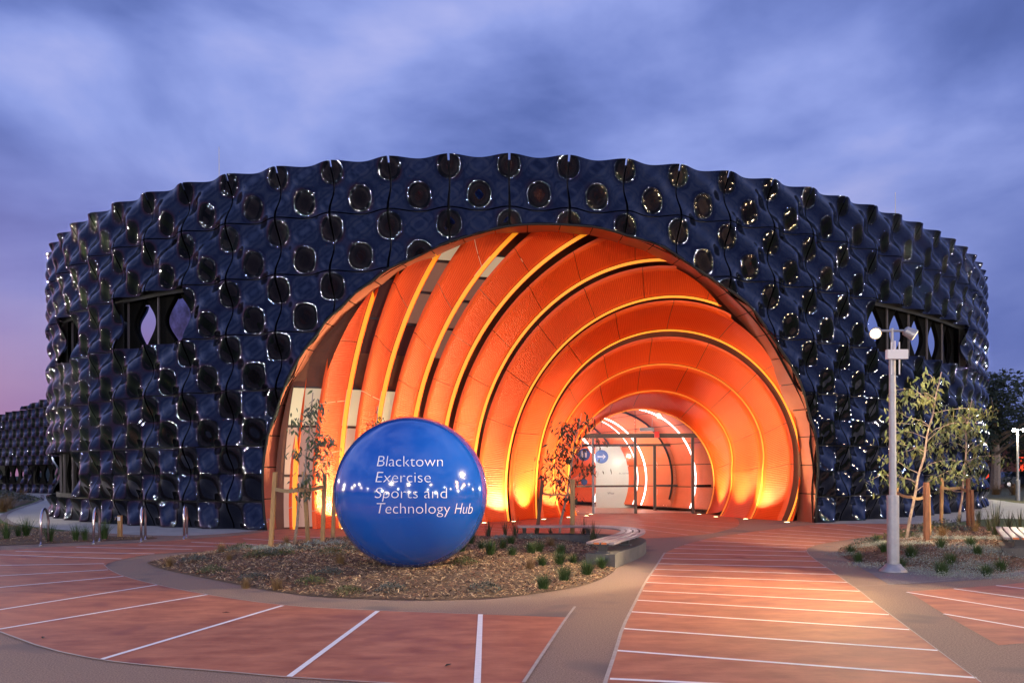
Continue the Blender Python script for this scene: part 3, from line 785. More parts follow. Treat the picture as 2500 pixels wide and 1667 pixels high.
# glass as single panes
mg = bpy.data.materials.new('clear_glass'); mg.use_nodes = True; t = mg.node_tree; t.nodes.clear()
gls = N(t, 'ShaderNodeBsdfGlossy'); gls.inputs['Roughness'].default_value = .02; trn = N(t, 'ShaderNodeBsdfTransparent'); trn.inputs[0].default_value = (.93, .95, .95, 1)
fre = N(t, 'ShaderNodeFresnel'); mxs = N(t, 'ShaderNodeMixShader'); ot = N(t, 'ShaderNodeOutputMaterial')
lk(t, fre, 0, mxs, 0); lk(t, trn, 0, mxs, 1); lk(t, gls, 0, mxs, 2); lk(t, mxs, 0, ot, 0)
M['clear'] = mg
def arc_top(x):
    best = 0
    for q in range(60):
        ph = -.4 + (PI + .8) * q / 59; p = DR.at(ph, .05)
        if abs(p[0] - x) < .12: best = max(best, p[2])
    return best
for x0, x1, z0, z1 in ((2.35, 4.74, .02, 2.92), (7.07, 7.95, .02, 2.92), (2.9, 4.78, 3.12, 4.1), (4.80, 7.0, 3.12, 4.1), (7.03, 7.6, 3.12, 4.0)):
    mb = MB(); mb.box(((x0 + x1) / 2, dY + .02, (z0 + z1) / 2), (x1 - x0, .012, z1 - z0)); mb.build('glass_pane', M['clear'], screen)
# second line of automatic doors further in
y2 = dY + 1.9
mb = MB(); mb.box((4.9, y2, 2.72), (4.0, .12, .10)); mb.box((5.9, y2, 1.36), (.12, .12, 2.66)); mb.box((6.9, y2, 1.05), (1.9, .06, .06)); inn = mb.build('inner_door_frame', M['mull'], building)
mb = MB(); mb.box((7.0, y2 + .02, 1.4), (2.0, .012, 2.6)); mb.build('glass_pane', M['clear'], inn)
# lobby: vaulted salmon boards, LED hoops, white wall
lob = MB()
def lobp(ph, y, sc=1.0):
    cx0, cz0, r0 = 5.15 - (y - dY) * .62, 1.32, (2.92 - .03 * (y - dY)) * sc
    return (cx0 - r0 * math.cos(ph), y, cz0 + r0 * math.sin(ph) * 1.03)
nb_ = 13
lobby = None
for b_ in range(nb_):
    a0_ = -.42 + (PI + .84) * b_ / nb_; a1_ = -.42 + (PI + .84) * (b_ + 1) / nb_ - .012
    vs = []; fs = []
    ys = [dY + .15 + k * 1.0 for k in range(9)]
    for y in ys:
        for q in range(4): vs.append(lobp(a0_ + (a1_ - a0_) * q / 3, y))
    for k in range(8):
        for q in range(3): a = 4 * k + q; fs.append((a, a + 4, a + 5, a + 1))
    mb = MB(); mb.add(vs, fs)
    if lobby is None: lobby = mb.build('lobby_vault', M['lobby'], building)
    else: mb.build('vault_board', M['lobby'], lobby)
mb = MB()
vs = [lobp(-.42 + (PI + .84) * k / 40, y, 1.02) for y in (dY + .1, dY + 8.3) for k in range(41)]
mb.add(vs, [(k, k + 1, k + 42, k + 41) for k in range(40)]); vs = [lobp(-.42 + (PI + .84) * k / 40, dY + 8.1, 1.0) for k in range(41)]; mb.build('vault_shell', M['liner'], lobby); mb = MB(); mb.add(vs, [tuple(range(41))]); mb.build('end_wall', M['lobby'], lobby)
sheet('lobby_floor', [(1.6, dY + .05), (9.2, dY + .05), (6.2, dY + 8.2), (-4.4, dY + 8.2)], .016, M['lobbyf'], building)
for y0, tilt, a, b, wd in ((dY + .9, 0, 1.75, PI + .42, .05), (dY + 3.3, 0, 1.7, PI + .42, .055), (dY + 3.75, 0, 1.75, PI + .42, .03), (dY + 6.0, 0, 1.6, PI + .42, .10)):
    pts = []
    for k in range(41):
        ph = a + (b - a) * k / 40; q = lobp(ph, y0, .955); pts.append((q[0], y0 + tilt * (q[0] - 5), max(q[2], .03)))
    mb = MB(); mb.tube(pts, wd * .55, 6); o = mb.build('led_hoop', M['led'], building, True)
for y0, tilt in ((dY + 2.1, 0), (dY + 4.9, 0)):
    pts = []
    for k in range(41):
        ph = .2 + (PI + .1) * k / 40; q = lobp(ph, y0, .985); pts.append((q[0], y0 + tilt * (q[0] - 5), max(q[2], .03)))
    mb = MB(); mb.tube(pts, .045, 6); mb.build('vault_rib', M['mull'], lobby, True)
mb = MB(); mb.box((4.62, dY + 4.5, 1.38), (1.75, .15, 2.74)); wl = mb.build('white_wall', M['lobbyw'], building)
mb = MB(); mb.box((4.62, dY + 4.41, 1.1), (1.3, .03, 2.2)); mb.box((4.9, dY + 4.39, 1.1), (.03, .02, 2.2)); mb.build('wall_panel', M['lobbyw'], wl)
light('lobby_light', 'POINT', (3.9, dY + 2.8, 2.3), 70, (1, .97, .92), .05)
light('lobby_light', 'POINT', (4.9, dY + 1.9, 2.3), 110, (1, .9, .84), .05)
light('lobby_light', 'POINT', (4.9, dY + .9, 2.3), 30, (1, .9, .84), .05)
light('lobby_spot', 'SPOT', (4.75, dY + 4.1, 2.6), 30, (.8, 1, .88), .05, (4.75, dY + 4.45, 1.4), 60, .7)
light('lobby_light', 'POINT', (2.6, dY + 5.5, 2.6), 90, (1, .9, .84), .05)
def round_sign(name, x, y, z, r, label, arrow):
    o = thing(name, label, 'sign', (x, y, z))
    mb = MB(); n = 28
    vs = [(r * math.cos(2 * PI * k / n), yy, r * math.sin(2 * PI * k / n)) for yy in (0, .03) for k in range(n)]
    mb.add(vs, [tuple(range(n)), tuple(reversed(range(n, 2 * n)))] + [(k, k + n, (k + 1) % n + n, (k + 1) % n) for k in range(n)]); mb.build('disc', M['signb'], o)
    if arrow == 'arrow':
        mb = MB(); mb.box((0, -.008, 0), (r * 1.2, .008, r * .12))
        for s in (-1, 1):
            mb.add([(r * .6, -.012, 0), (r * .25, -.012, s * r * .35), (r * .17, -.012, s * r * .28), (r * .48, -.012, 0)], [(0, 1, 2, 3) if s > 0 else (3, 2, 1, 0)])
        mb.build('arrow', M['text'], o)
    elif arrow == 'people':
        for s in (-1, 1):
            mb = MB(); mb.box((s * r * .3, -.008, -r * .1), (r * .3, .008, r * .75)); mb.box((s * r * .3, -.008, r * .45), (r * .22, .008, r * .2)); mb.build('pictogram', M['text'], o)
    return o
round_sign('round_sign', 3.99, dY + 4.3, 2.30, .30, 'round blue sign with white arrow pointing right inside the glass entrance', 'arrow')
round_sign('round_sign', 3.05, dY + 2.6, 2.36, .26, 'round blue toilet sign with two white figures inside the left of the entrance', 'people')
round_sign('round_sign', 2.92, dY + 1.2, 1.22, .13, 'small plain blue disc low on the glass at the left of the entrance', None)
mb = MB(); mb.box((5.62, dY - .09, 3.06), (.18, .06, .24)); tag(mb.build('alarm_box', M['exit']), 'small red alarm box on the bar above the glass doors', 'alarm')
mb = MB(); mb.box((5.3, dY + .3, 3.28), (.55, .1, .14)); mb.tube([(5.5, dY + .3, 3.33), (5.52, dY + .3, 3.7)], .008, 4); tag(mb.build('exit_light', M['whitep']), 'small white box light hanging behind glass above the doors', 'light')
for tx, x, z, s in (('Wor', 4.25, .62, .16), ('BLACKTOWN', 4.78, 1.52, .085)):
    cu = bpy.data.curves.new('wall_text', 'FONT'); cu.body = tx; cu.size = s; cu.extrude = .003; cu.materials.append(M['alu']); o = bpy.data.objects.new('t', cu); COL.objects.link(o); dg = bpy.context.evaluated_depsgraph_get(); me = bpy.data.meshes.new_from_object(o.evaluated_get(dg)); bpy.data.objects.remove(o); o = link('wall_text', me, M['alu'], wl)
    o.location = (x, dY + 4.385, z); o.rotation_euler = (PI / 2, 0, 0)

# ------------------------------------------------------------------ ground
def big(name, z, m, ext): 
    mb = MB(); x0, x1, y0, y1 = ext; mb.add([(x0, y0, z), (x1, y0, z), (x1, y1, z), (x0, y1, z)], [(0, 1, 2, 3)]); return struct(mb.build(name, m))
big('ground', -.012, M['asphalt'], (-400, 400, -300, 900))
mb = MB(); vs = []; nT = 360; r0_ = random.Random(5); hs_ = [0] * nT
for o_ in range(1, 6):
    for k in range(nT): hs_[k] += math.sin(k * (.13 * 2 ** o_) + o_ * 1.7) * 2.2 / o_
for k in range(nT):
    a = 2 * PI * k / nT; d = 230 + 25 * math.sin(3 * a); h = (7.5 + hs_[k] + r0_.uniform(-.8, .8)) if math.sin(a) < .45 else 1.0; c_, s_ = math.cos(a), math.sin(a)
    vs += [(d * c_, d * s_, -.5), ((d + 5) * c_, (d + 5) * s_, max(1, h) * .75), ((d + 14) * c_, (d + 14) * s_, max(1, h)), ((d + 40) * c_, (d + 40) * s_, -.5)]
mb.add(vs, [(4 * k + j, 4 * ((k + 1) % nT) + j, 4 * ((k + 1) % nT) + j + 1, 4 * k + j + 1) for k in range(nT) for j in range(3)]); struct(mb.build('far_woods', M['crown']), 'stuff')
struct(sheet('lawn', [(14, 16), (60, 20), (90, 60), (60, 62), (25, 60), (17, 40)], -.006, M['grass']))
struct(sheet('verge', [(-70, 18), (-8, 18), (-12, 40), (-40, 75), (-90, 75)], -.006, M['grass']))
plaza = struct(sheet('plaza', [(-30, -6), (16, -6), (22, 10), (20, 20), (12, 23.2), (12, 31), (-9, 31), (-14, 19.4), (-22, 17.2), (-30, 15)], 0.0, M['aggregate']))
def px2w(pts, z=0.0): return [G(px, py, z) for px, py in pts]
RA = [(-260,1352),(0,1344),(153,1333),(344,1325),(497,1313),(593,1306),(640,1298),(700,1290),(850,1284),(1050,1276),(1200,1270),(1330,1264),(1400,1258),(1405,1253),(1745,1253),(1800,1263),(1807,1283),(1780,1291),(1742,1302),(1680,1308),(1615,1313),(1556,1314),(1540,1310),(1400,1320),(1200,1316),(950,1314),(804,1311),(727,1315),(628,1331),(574,1342),(375,1351),(295,1365),(253,1378),(268,1391.6),(302,1407),(383,1428),(505,1452),(689,1478.5),(900,1490),(1167,1499.5),(1384,1507),(1384,1507),(1384,1507),(1336,1579),(1278,1667),(1215,1790),(1190,1850),(1000,1672),(700,1655),(574,1642),(383,1627),(245,1612),(115,1585),(0,1543),(-120,1498),(-260,1440)]
redA = struct(sheet('red_paving', chaikin(px2w(RA), 1), .004, M['red']))
RB = [(1623,1349),(1646,1338.8),(1673,1328.5),(1749,1309),(1849,1296),(1925,1287),(1990,1279.5),(2071,1278),(2166,1279),(2300,1284),(2420,1288),(2600,1292),(2600,1312),(2420,1306),(2300,1302),(2210,1301),(2128,1309),(2040,1321),(1983,1332),(1967,1342),(1977,1357),(2017,1384),(2069,1422),(2097.5,1441),(2132,1470),(2220,1535),(2289,1587),(2396,1667),(2560,1790),(1440,1800),(1458,1720),(1477,1667),(1504,1587),(1519.5,1533),(1546,1479.6),(1577,1418),(1596,1391.6)]
redB = struct(sheet('red_paving', chaikin(px2w(RB), 1), .004, M['red']))
RC = [(2214,1444),(2214,1444),(2329,1436),(2434,1429),(2500,1422),(2620,1410),(2760,1560),(2500,1569.6),(2438,1575),(2438,1575),(2304,1499),(2239,1457)]
redC = struct(sheet('red_paving', chaikin(px2w(RC), 1), .004, M['red']))
struct(sheet('dark_paving', px2w([(2100,1377),(2170,1387),(2234,1391),(2319,1396),(2425,1404),(2480,1397),(2560,1385),(2560,1396),(2420,1413),(2250,1424),(2175,1427),(2170,1427),(2130,1402),(2078,1372)]), .005, M['aggdark']))
mb = MB()
def ribbon(mb, pts, w, z):
    pts = [np.array(p) for p in pts]; vs = []
    for i, p in enumerate(pts):
        d = pts[min(i + 1, len(pts) - 1)] - pts[max(i - 1, 0)]; d = d / (np.hypot(*d) + 1e-9); n = np.array([-d[1], d[0]]) * w / 2
        vs += [(*(p + n), z), (*(p - n), z)]
    mb.add(vs, [(2 * i, 2 * i + 1, 2 * i + 3, 2 * i + 2) for i in range(len(pts) - 1)])
def strip(pts_px, w, z, name, m, par, ch=1):
    mb = MB(); ribbon(mb, chaikin(px2w(pts_px), ch, False) if ch else px2w(pts_px), w, z); o = mb.build(name, m, par)
    o.data.flip_normals() if o.data.polygons[0].normal.z < 0 else None
    return o
strip([(-120,1498),(0,1543),(115,1585),(245,1612),(383,1627),(574,1642),(700,1654),(1000,1671)], .022, .0085, 'edging_strip', M['edge'], redA)
strip([(253,1378),(268,1391.6),(302,1407),(383,1428),(505,1452),(689,1478.5),(900,1490),(1167,1499.5)], .014, .0085, 'edging_strip', M['edge'], redA)
strip([(1278,1667),(1336,1579),(1384,1507),(1404,1481)], .030, .0085, 'edging_strip', M['edge'], redA)
strip([(1440,1790),(1477,1667),(1504,1587),(1519.5,1533),(1546,1479.6),(1577,1418),(1596,1391.6),(1623,1349)], .034, .0085, 'edging_strip', M['edge'], redB)
strip([(1967,1342),(1977,1357),(2017,1384),(2069,1422),(2097.5,1441),(2132,1470),(2220,1535),(2289,1587),(2396,1667)], .012, .0085, 'edging_strip', M['edge'], redB)
strip([(1930,1440),(2180,1427),(2320,1416),(2500,1395)], .010, .0095, 'edging_strip', M['edge'], redC)
LA = [((-90,1503),(383,1428)),((-60,1546),(505,1452)),((245,1611),(690,1478.5)),((704,1654),(922,1492)),((1173,1500),(1165,1672)),((-120,1445),(301,1407)),((-160,1415),(264,1391)),((-160,1383),(254,1376)),((-150,1349),(297,1364.5)),((38,1345.7),(377,1352)),((186,1335.7),(469,1341)),((337,1330),(540,1335)),((467,1323.5),(628,1329.6)),((593,1315),(720,1322)),((723,1309),(790,1312.5)),((1080,1291),(1262,1300)),((1090,1284),(1300,1296)),((1130,1279),(1420,1294)),((1560,1281),(1742,1301)),((1560,1272),(1800,1289)),((1600,1265),(1806,1279)),((1556,1290),(1680,1306))]
for i_, (a, b) in enumerate(LA): strip([a, b], .055 if i_ < 15 else .03, .008, 'painted_line', M['paint'], redA, 0)
LB = [((1460,1729),(2560,1762)),((1489,1658),(2400,1676)),((1506.5,1588.7),(2384.5,1655.7)),((1521,1535),(2289,1588.7)),((1541,1493.8),(2220,1537.8)),((1556,1465.5),(2170,1501)),((1569,1442.5),(2131,1470)),((1577,1422),(2099,1443.6)),((1589,1404.6),(2068.5,1422)),((1598,1389.7),(2040,1402.7)),((1607.6,1376),(2017,1385.5)),((1615,1363.7),(1996,1370)),((1621,1350),(1977,1358)),((1646,1338.8),(1967,1347)),((1671,1329.6),(1969,1337.6)),((1707,1320),(1988,1332)),((1749,1311),(2015,1324.6)),((1801,1304),(2048,1319)),((1852.6,1299),(2086,1313)),((1904,1293),(2128,1308)),((1977,1285.6),(2162.6,1303)),((2067,1281),(2240,1300))]
LB = [((1489,1658),(2430,1702)) if l[0] == (1489,1658) else l for l in LB]
for i_, (a, b) in enumerate(LB): strip([a, b], .052, .008, 'painted_line', M['paint'], redB, 0)
for a, b in [((2214,1446),(2560,1501)),((2304,1499),(2560,1543)),((2329,1437.5),(2560,1469)),((2432,1429.5),(2560,1444))]: strip([a, b], .05, .008, 'painted_line', M['paint'], redC, 0)
struct(sheet('concrete_path', chaikin([*px2w([(-260,1256),(-60,1262),(16,1262),(29.5,1275.6),(80,1286),(214,1299),(392,1308),(500,1306),(606,1297.5),(660,1290)]), (-6.9, 22.6), (-10, 24), (-15, 28), (-17, 33), (-20, 42), (-30, 60), (-50, 74), *px2w([(-300,1200),(0,1199.5),(43,1203),(98,1214),(100,1222),(80,1230),(40,1243),(16,1255)])], 1), .004, M['concrete']))
struct(sheet('concrete_path', chaikin([*px2w([(1985,1279),(2100,1278),(2191,1277.6),(2276,1279.7),(2319,1275),(2425,1265),(2500,1267),(2700,1275),(2900,1262),(2700,1243),(2489,1229),(2440,1221),(2395,1217)]), (16, 40), (13, 32), (9.8, 24.2)], 1), .006, M['concrete']))
strip([(102,1207),(106,1216),(96,1225),(50,1239),(16,1252),(6,1262),(16,1273),(60,1290),(120,1300)], .22, .012, 'path_kerb', M['aggdark'], plaza, 2)
struct(sheet('lawn', px2w([(2262,1282.5),(2319,1277),(2425,1268),(2500,1269.5),(2640,1276),(2640,1291),(2500,1290.5),(2400,1287),(2320,1284)]), .0075, M['grass']))
# far bank, low wall
struct(sheet('grass_bank', px2w([(2408,1219),(2457,1222),(2489,1228),(2700,1243),(2700,1188),(2395,1186)]), -.002, M['dirt']))
rw = MB(); a = G(2380, 1186.5); b = G(2760, 1186)
L_ = math.hypot(b[0] - a[0], b[1] - a[1]); rw.box(((a[0] + b[0]) / 2, (a[1] + b[1]) / 2, .38), (L_, .25, .76), math.atan2(b[1] - a[1], b[0] - a[0])); tag(rw.build('retaining_wall', M['wallc']), 'low grey concrete wall across the lawn at the right edge', 'wall')

# ------------------------------------------------------------------ mulch beds
def bed(name, pts, hmax, res, m, z0=.01, ch=2):
    poly = clean(chaikin(px2w(pts), ch)); pa = np.array(poly); x0, y0 = pa.min(0) - .1; x1, y1 = pa.max(0) + .1
    def zf(Pn):
        d = sdist(Pn, pa); e = np.clip(d / 1.6, 0, 1); e = e * e * (3 - 2 * e)
        nz = .5 * np.sin(Pn[:, 0] * 2.1 + np.sin(Pn[:, 1] * 1.7)) * np.sin(Pn[:, 1] * 2.6 + 1)
        return z0 + e * hmax * (1 + .25 * nz) + np.clip(d, 0, .1) * .15
    V, Fs = clip_grid(np.arange(x0, x1, res), np.arange(y0, y1, res), lambda q: sdist(q, pa))
    V = np.array(V); z = zf(V); mb = MB(); mb.add(np.c_[V, z].tolist(), Fs); o = mb.build(name, m, None, True); struct(o)
    if o.data.polygons[0].normal.z < 0: o.data.flip_normals()
    return o, pa, zf
ISL = [(358,1374),(358,1374),(421,1359),(478,1351),(566,1340),(651,1332),(727,1321),(804,1314),(930,1312),(1060,1312),(1202,1312),(1290,1311),(1400,1312),(1470,1318),(1490,1330),(1500,1345),(1512,1386),(1473.6,1414.6),(1412,1433.7),(1336,1447),(1221,1460.5),(1068,1466),(953,1464),(860,1461),(765,1456.7),(650.6,1441),(536,1418),(459,1403),(383,1386)]
isl, islp, islz = bed('mulch_bed', ISL, .13, .12, M['mulch'])
RBD = [(2042.5,1342),(2068,1331),(2096,1324),(2127.5,1313.7),(2191,1301),(2276,1291),(2361,1294),(2500,1303),(2680,1312),(2760,1352),(2620,1372),(2500,1387),(2480,1394.5),(2425,1403),(2319,1394.5),(2234,1390),(2166,1386),(2096,1375),(2074,1369),(2049,1354)]
rbd, rbdp, rbdz = bed('mulch_bed', RBD, .20, .12, M['mulch'])
LBD = [(-200,1262),(-100,1272),(0,1277),(64,1287),(191,1303),(287,1310),(392,1311.5),(376,1316),(255,1320),(96,1328),(0,1331.5),(-200,1336)]
lbd, lbdp, lbdz = bed('mulch_bed', LBD, .05, .15, M['mulch'])
UBD = [(-160,1200),(0,1200.6),(43,1204.6),(80,1214),(88,1219),(67,1228),(0,1248),(-160,1256)]
ubd, ubdp, ubdz = bed('mulch_bed', UBD, .05, .3, M['mulch'])
def rnd_in(poly, n, dmin=.0):
    lo_, hi_ = poly.min(0), poly.max(0); out = []
    while len(out) < n:
        q = rng.uniform(lo_, hi_, (n * 3, 2)); q = q[sdist(q, poly) > dmin]; out += list(q)
    return np.array(out[:n])
def chips(name, poly, zf, n, cols, parent):
    pts = rnd_in(poly, n, .02); z = zf(pts); mats = [mat('wood_chip_%s' % c, v, .85) for c, v in cols]
    a = rng.uniform(0, 2 * PI, n); L = rng.uniform(.014, .042, n) * np.where(rng.random(n) < .1, 1.6, 1); w = rng.uniform(.004, .010, n); tl = rng.uniform(-.5, .5, n); rl = rng.uniform(-.5, .5, n)
    c, s = np.cos(a), np.sin(a); base = np.c_[pts, z + .008]
    ax = np.c_[c * np.cos(tl), s * np.cos(tl), np.sin(tl)] * L[:, None]; sd = np.c_[-s * np.cos(rl), c * np.cos(rl), np.sin(rl)] * w[:, None]
    V = np.stack([base - ax - sd, base + ax - sd * .6, base + ax + sd * .6, base - ax + sd], 1).reshape(-1, 3)
    Fc = np.arange(4 * n).reshape(-1, 4)
    me = bpy.data.meshes.new(name); me.from_pydata(V.tolist(), [], Fc.tolist()); me.update()
    for m in mats: me.materials.append(m)
    me.polygons.foreach_set('material_index', rng.choice(len(mats), n).astype(np.int32))
    o = link(name, me, None); struct(o, 'stuff'); return o
CH_ = [('tan', (.46, .29, .14)), ('brown', (.20, .11, .06)), ('dark', (.05, .03, .018)), ('pale', (.62, .45, .26)), ('red', (.28, .13, .07))]
chips('bark_mulch', islp, islz, 42000, CH_, None)
chips('bark_mulch', rbdp, rbdz, 16000, [('red_tan', (.26, .14, .085)), ('red_brown', (.15, .07, .04)), ('deep', (.06, .03, .02)), ('grey', (.3, .22, .17))], None)
chips('bark_mulch', lbdp, lbdz, 5000, CH_, None)

# ------------------------------------------------------------------ plants
def tuft_mesh(name, n, h, spread, w, m, seed, droop=.5):
    r = random.Random(seed); mb = MB()
    for _ in range(n):
        a = r.uniform(0, 2 * PI); lean = r.uniform(.05, 1) ** 1.1 * spread; hh = h * r.uniform(.6, 1.1); b = (r.gauss(0, .02) + .02 * math.cos(a), r.gauss(0, .02) + .02 * math.sin(a))
        d = (math.cos(a), math.sin(a)); sd = (-d[1] * w / 2, d[0] * w / 2); vs = []
        for k in range(4):
            t = k / 3; x = lean * t ** 1.4; z = hh * (t - droop * lean / spread * .35 * t * t); ww = (1 - t * .9)
            vs += [(b[0] + d[0] * x + sd[0] * ww, b[1] + d[1] * x + sd[1] * ww, z), (b[0] + d[0] * x - sd[0] * ww, b[1] + d[1] * x - sd[1] * ww, z)]
        mb.add(vs, [(0, 1, 3, 2), (2, 3, 5, 4), (4, 5, 7, 6)])
    me = bpy.data.meshes.new(name); me.from_pydata(mb.v, [], mb.f); me.materials.append(m); return me
TUFT = [tuft_mesh('grass_tuft', 170, .22, .20, .011, M['blade'], s) for s in (1, 2, 3)]
DRY = [tuft_mesh('dry_tuft', 150, .20, .16, .006, M['dry'], s) for s in (4, 5)]
FLAX = [tuft_mesh('flax_plant', 26, .55, .24, .026, M['flax'], s, .2) for s in (6, 7)]
LOW = []
for sd_, mt in ((8, 'leafd'), (9, 'leafg'), (10, 'greyleaf')):
    r = random.Random(sd_); mb = MB()
    for _ in range(420):
        a = r.uniform(0, 2 * PI); q = r.random() ** .6 * .26; z = (1 - (q / .28) ** 2) * .12 * r.uniform(.3, 1.1) + .01; s = r.uniform(.010, .022)
        b = r.uniform(0, 6.3); tl = r.uniform(-.6, 1.1); x, y = q * math.cos(a), q * math.sin(a)
        u = Vector((math.cos(b) * math.cos(tl), math.sin(b) * math.cos(tl), math.sin(tl))) * s * 1.6; v = Vector((-math.sin(b), math.cos(b), 0)) * s * .6; c = Vector((x, y, z))
        mb.add([c - u * .3, c + v, c + u, c - v], [(0, 1, 2, 3)])
    me = bpy.data.meshes.new('low_shrub'); me.from_pydata(mb.v, [], mb.f); me.materials.append(M[mt]); LOW.append(me)
ORD = ['first', 'second', 'third', 'fourth', 'fifth', 'sixth', 'seventh', 'eighth', 'ninth', 'tenth', 'eleventh', 'twelfth', 'thirteenth', 'fourteenth', 'fifteenth', 'sixteenth', 'seventeenth', 'eighteenth', 'nineteenth', 'twentieth']
def plant(meshes, name, pts, zf, lab, cat, grp, sc=1.0):
    pts = sorted(pts, key=lambda p: p[0])
    for i, p in enumerate(pts):
        s0 = p[2] if len(p) > 2 else 1; xy = G(p[0], p[1], .1); z = float(zf(np.array([xy]))[0]); o = link(name, meshes[i % len(meshes)], None)
        o.location = (*xy, z - .01); o.rotation_euler = (0, 0, random.uniform(0, 6.28)); s = sc * s0 * random.uniform(.88, 1.12); o.scale = (s, s, s * random.uniform(.9, 1.1))
        tag(o, lab % ORD[i], cat, grp)
plant(TUFT, 'grass_tuft', [(1198,1363,1.2),(1250,1364),(1297.5,1357),(1316.6,1353,.9),(1370,1353),(1366,1378,1.1),(1399,1370.5,.9),(1323.5,1384),(1433,1392,1.2),(1378,1406),(1326,1424,1.1),(1469,1376,1.1),(1228.6,1344),(1248,1332,1.1),(1148,1334,1.3),(1125,1353,1.2),(1175,1344,.8)], islz, 'green grass tuft in mulch right of the ball, %s from left', 'grass tuft', 'green grass tufts in the island bed')
plant([LOW[0], LOW[1]], 'low_shrub', [(478,1365),(517,1386),(616,1403),(761,1416),(849.6,1434),(800,1403),(807,1361),(842,1349),(628,1363),(658,1361),(689,1359),(589,1346),(957,1432),(1133,1382),(1183,1430),(735,1348),(560,1352)], islz, 'low green shrub in the ball bed, %s from the left', 'shrub', 'low shrubs in the island bed')
plant([LOW[2]], 'silver_shrub', [(700,1345),(640,1349),(770,1338),(600,1338),(820,1335),(1225,1318,.9),(1300,1320,.9)], islz, 'flat silver shrub behind or beside the ball, %s from the left', 'shrub', 'silver shrubs in the island bed', .9)
plant(DRY, 'dry_tuft', [(413,1372),(540,1352),(559,1367),(677,1424),(601,1418),(830,1386),(1294,1392),(700,1336),(1345,1338)], islz, 'brown dry grass clump in the ball bed, %s from the left', 'grass tuft', 'dry grass clumps in the island bed')
plant(FLAX, 'flax_plant', [(1192,1313,.8),(1234,1313,.8),(1258,1313,1),(1345,1313,.6),(1309,1318,.6),(1447,1326,1.15),(1425,1318,.9)], islz, 'dark upright strappy plant by the curved bench, %s from the left', 'plant', 'dark strappy plants behind the ball')
plant(TUFT, 'grass_tuft', [(2076.5,1343,1.1),(2094.6,1360,.9),(2140,1321),(2224,1362,1.1),(2297.6,1352,1.1),(2298.7,1388,1.1),(2321,1372),(2370,1347,1.1),(2386,1359,1.1),(2409,1391,1.1),(2443,1381),(2198,1375),(2160,1348)], rbdz, 'dark green grass tuft in the lamp post bed, %s from the left', 'grass tuft', 'green grass tufts in the right bed')
plant([LOW[0], LOW[1]], 'low_shrub', [(2198,1318,1.5),(2231,1311,1.6),(2278.5,1307,1.6),(2308,1308,1.8),(2120,1326,1.2)], rbdz, 'bushy green shrub behind the lamp post, %s from the left', 'shrub', 'bushy shrubs in the right bed', 1.2)
plant(DRY, 'dry_tuft', [(2300,1322,1.3),(2258,1300,1.4),(2380,1312,1.2)], rbdz, 'brown dry clump in the lamp post bed, %s from the left', 'grass tuft', 'dry grass clumps in the right bed')
plant(FLAX, 'flax_plant', [(2431,1320,1.2),(2463,1312,1.1),(2389,1300,1),(2415,1309,1.1),(2490,1304,1),(2340,1296,.8)], rbdz, 'dark flax plant behind the right bed, %s from the left', 'plant', 'flax plants in the right bed')
plant([tuft_mesh('long_grass', 170, .55, .34, .010, M['blade'], 20), tuft_mesh('long_grass', 170, .5, .36, .010, M['blade'], 21)], 'long_grass', [(-20,1312),(16,1311),(45,1306,.8),(64,1305,1.1),(121,1314),(185,1311),(207,1311,.9),(255,1308,1.1)], lbdz, 'long green grass clump by the bike hoops, %s from the left', 'grass clump', 'long grass clumps by the bike hoops', 1.0)
plant([LOW[0], DRY[0]], 'verge_shrub', [(10,1215,2.5),(30,1222,2.2),(55,1214,2),(20,1236,2.2),(5,1243,2),(70,1220,1.6),(-10,1225,2.5)], ubdz, 'low shrub in the bed beside the curved path, %s from left', 'shrub', 'low shrubs in the far left bed', 1.8)
# silver ground cover
def cover(name, spots, zf, n, m):
    V = []; Fc = []
    for px, py, rx in spots:
        c = np.array(G(px, py, .1)); k = int(n * rx * rx)
        q = np.clip(rng.normal(0, .45, (k, 2)), -1.3, 1.3) * np.array([rx * 1.3, rx]) + c; z = zf(q) + np.abs(rng.normal(0, .03, k)) + .01
        a = rng.uniform(0, 6.28, k); t_l = rng.uniform(0, 1.2, k); s = rng.uniform(.010, .022, k)
        u = np.c_[np.cos(a) * np.cos(t_l), np.sin(a) * np.cos(t_l), np.sin(t_l)] * s[:, None]; v = np.c_[-np.sin(a), np.cos(a), a * 0] * (s * .35)[:, None]; b = np.c_[q, z]
        V.append(np.stack([b - u * .3, b + v, b + u, b - v], 1).reshape(-1, 3))
    V = np.vstack(V); me = bpy.data.meshes.new(name); me.from_pydata(V.tolist(), [], np.arange(len(V)).reshape(-1, 4).tolist()); me.update(); return struct(link(name, me, m), 'stuff')
cover('ground_cover', [(2138,1331,.55),(2117,1370,.4),(2240,1342,.5),(2287,1328,.45),(2245,1366,.5),(2361,1355,.6),(2319,1391,.45),(2350,1380,.5),(2446,1394,.5),(2400,1375,.45),(2248,1380,.4),(2060,1345,.3),(2390,1330,.5),(2260,1318,.35),(2430,1352,.5)], rbdz, 6500, M['greyleaf'])
cover('ground_cover', [(700,1350,.5),(640,1352,.4),(790,1345,.4),(600,1345,.4),(820,1362,.35),(1230,1316,.35),(1330,1318,.35),(560,1350,.3)], islz, 2200, M['greyleaf'])

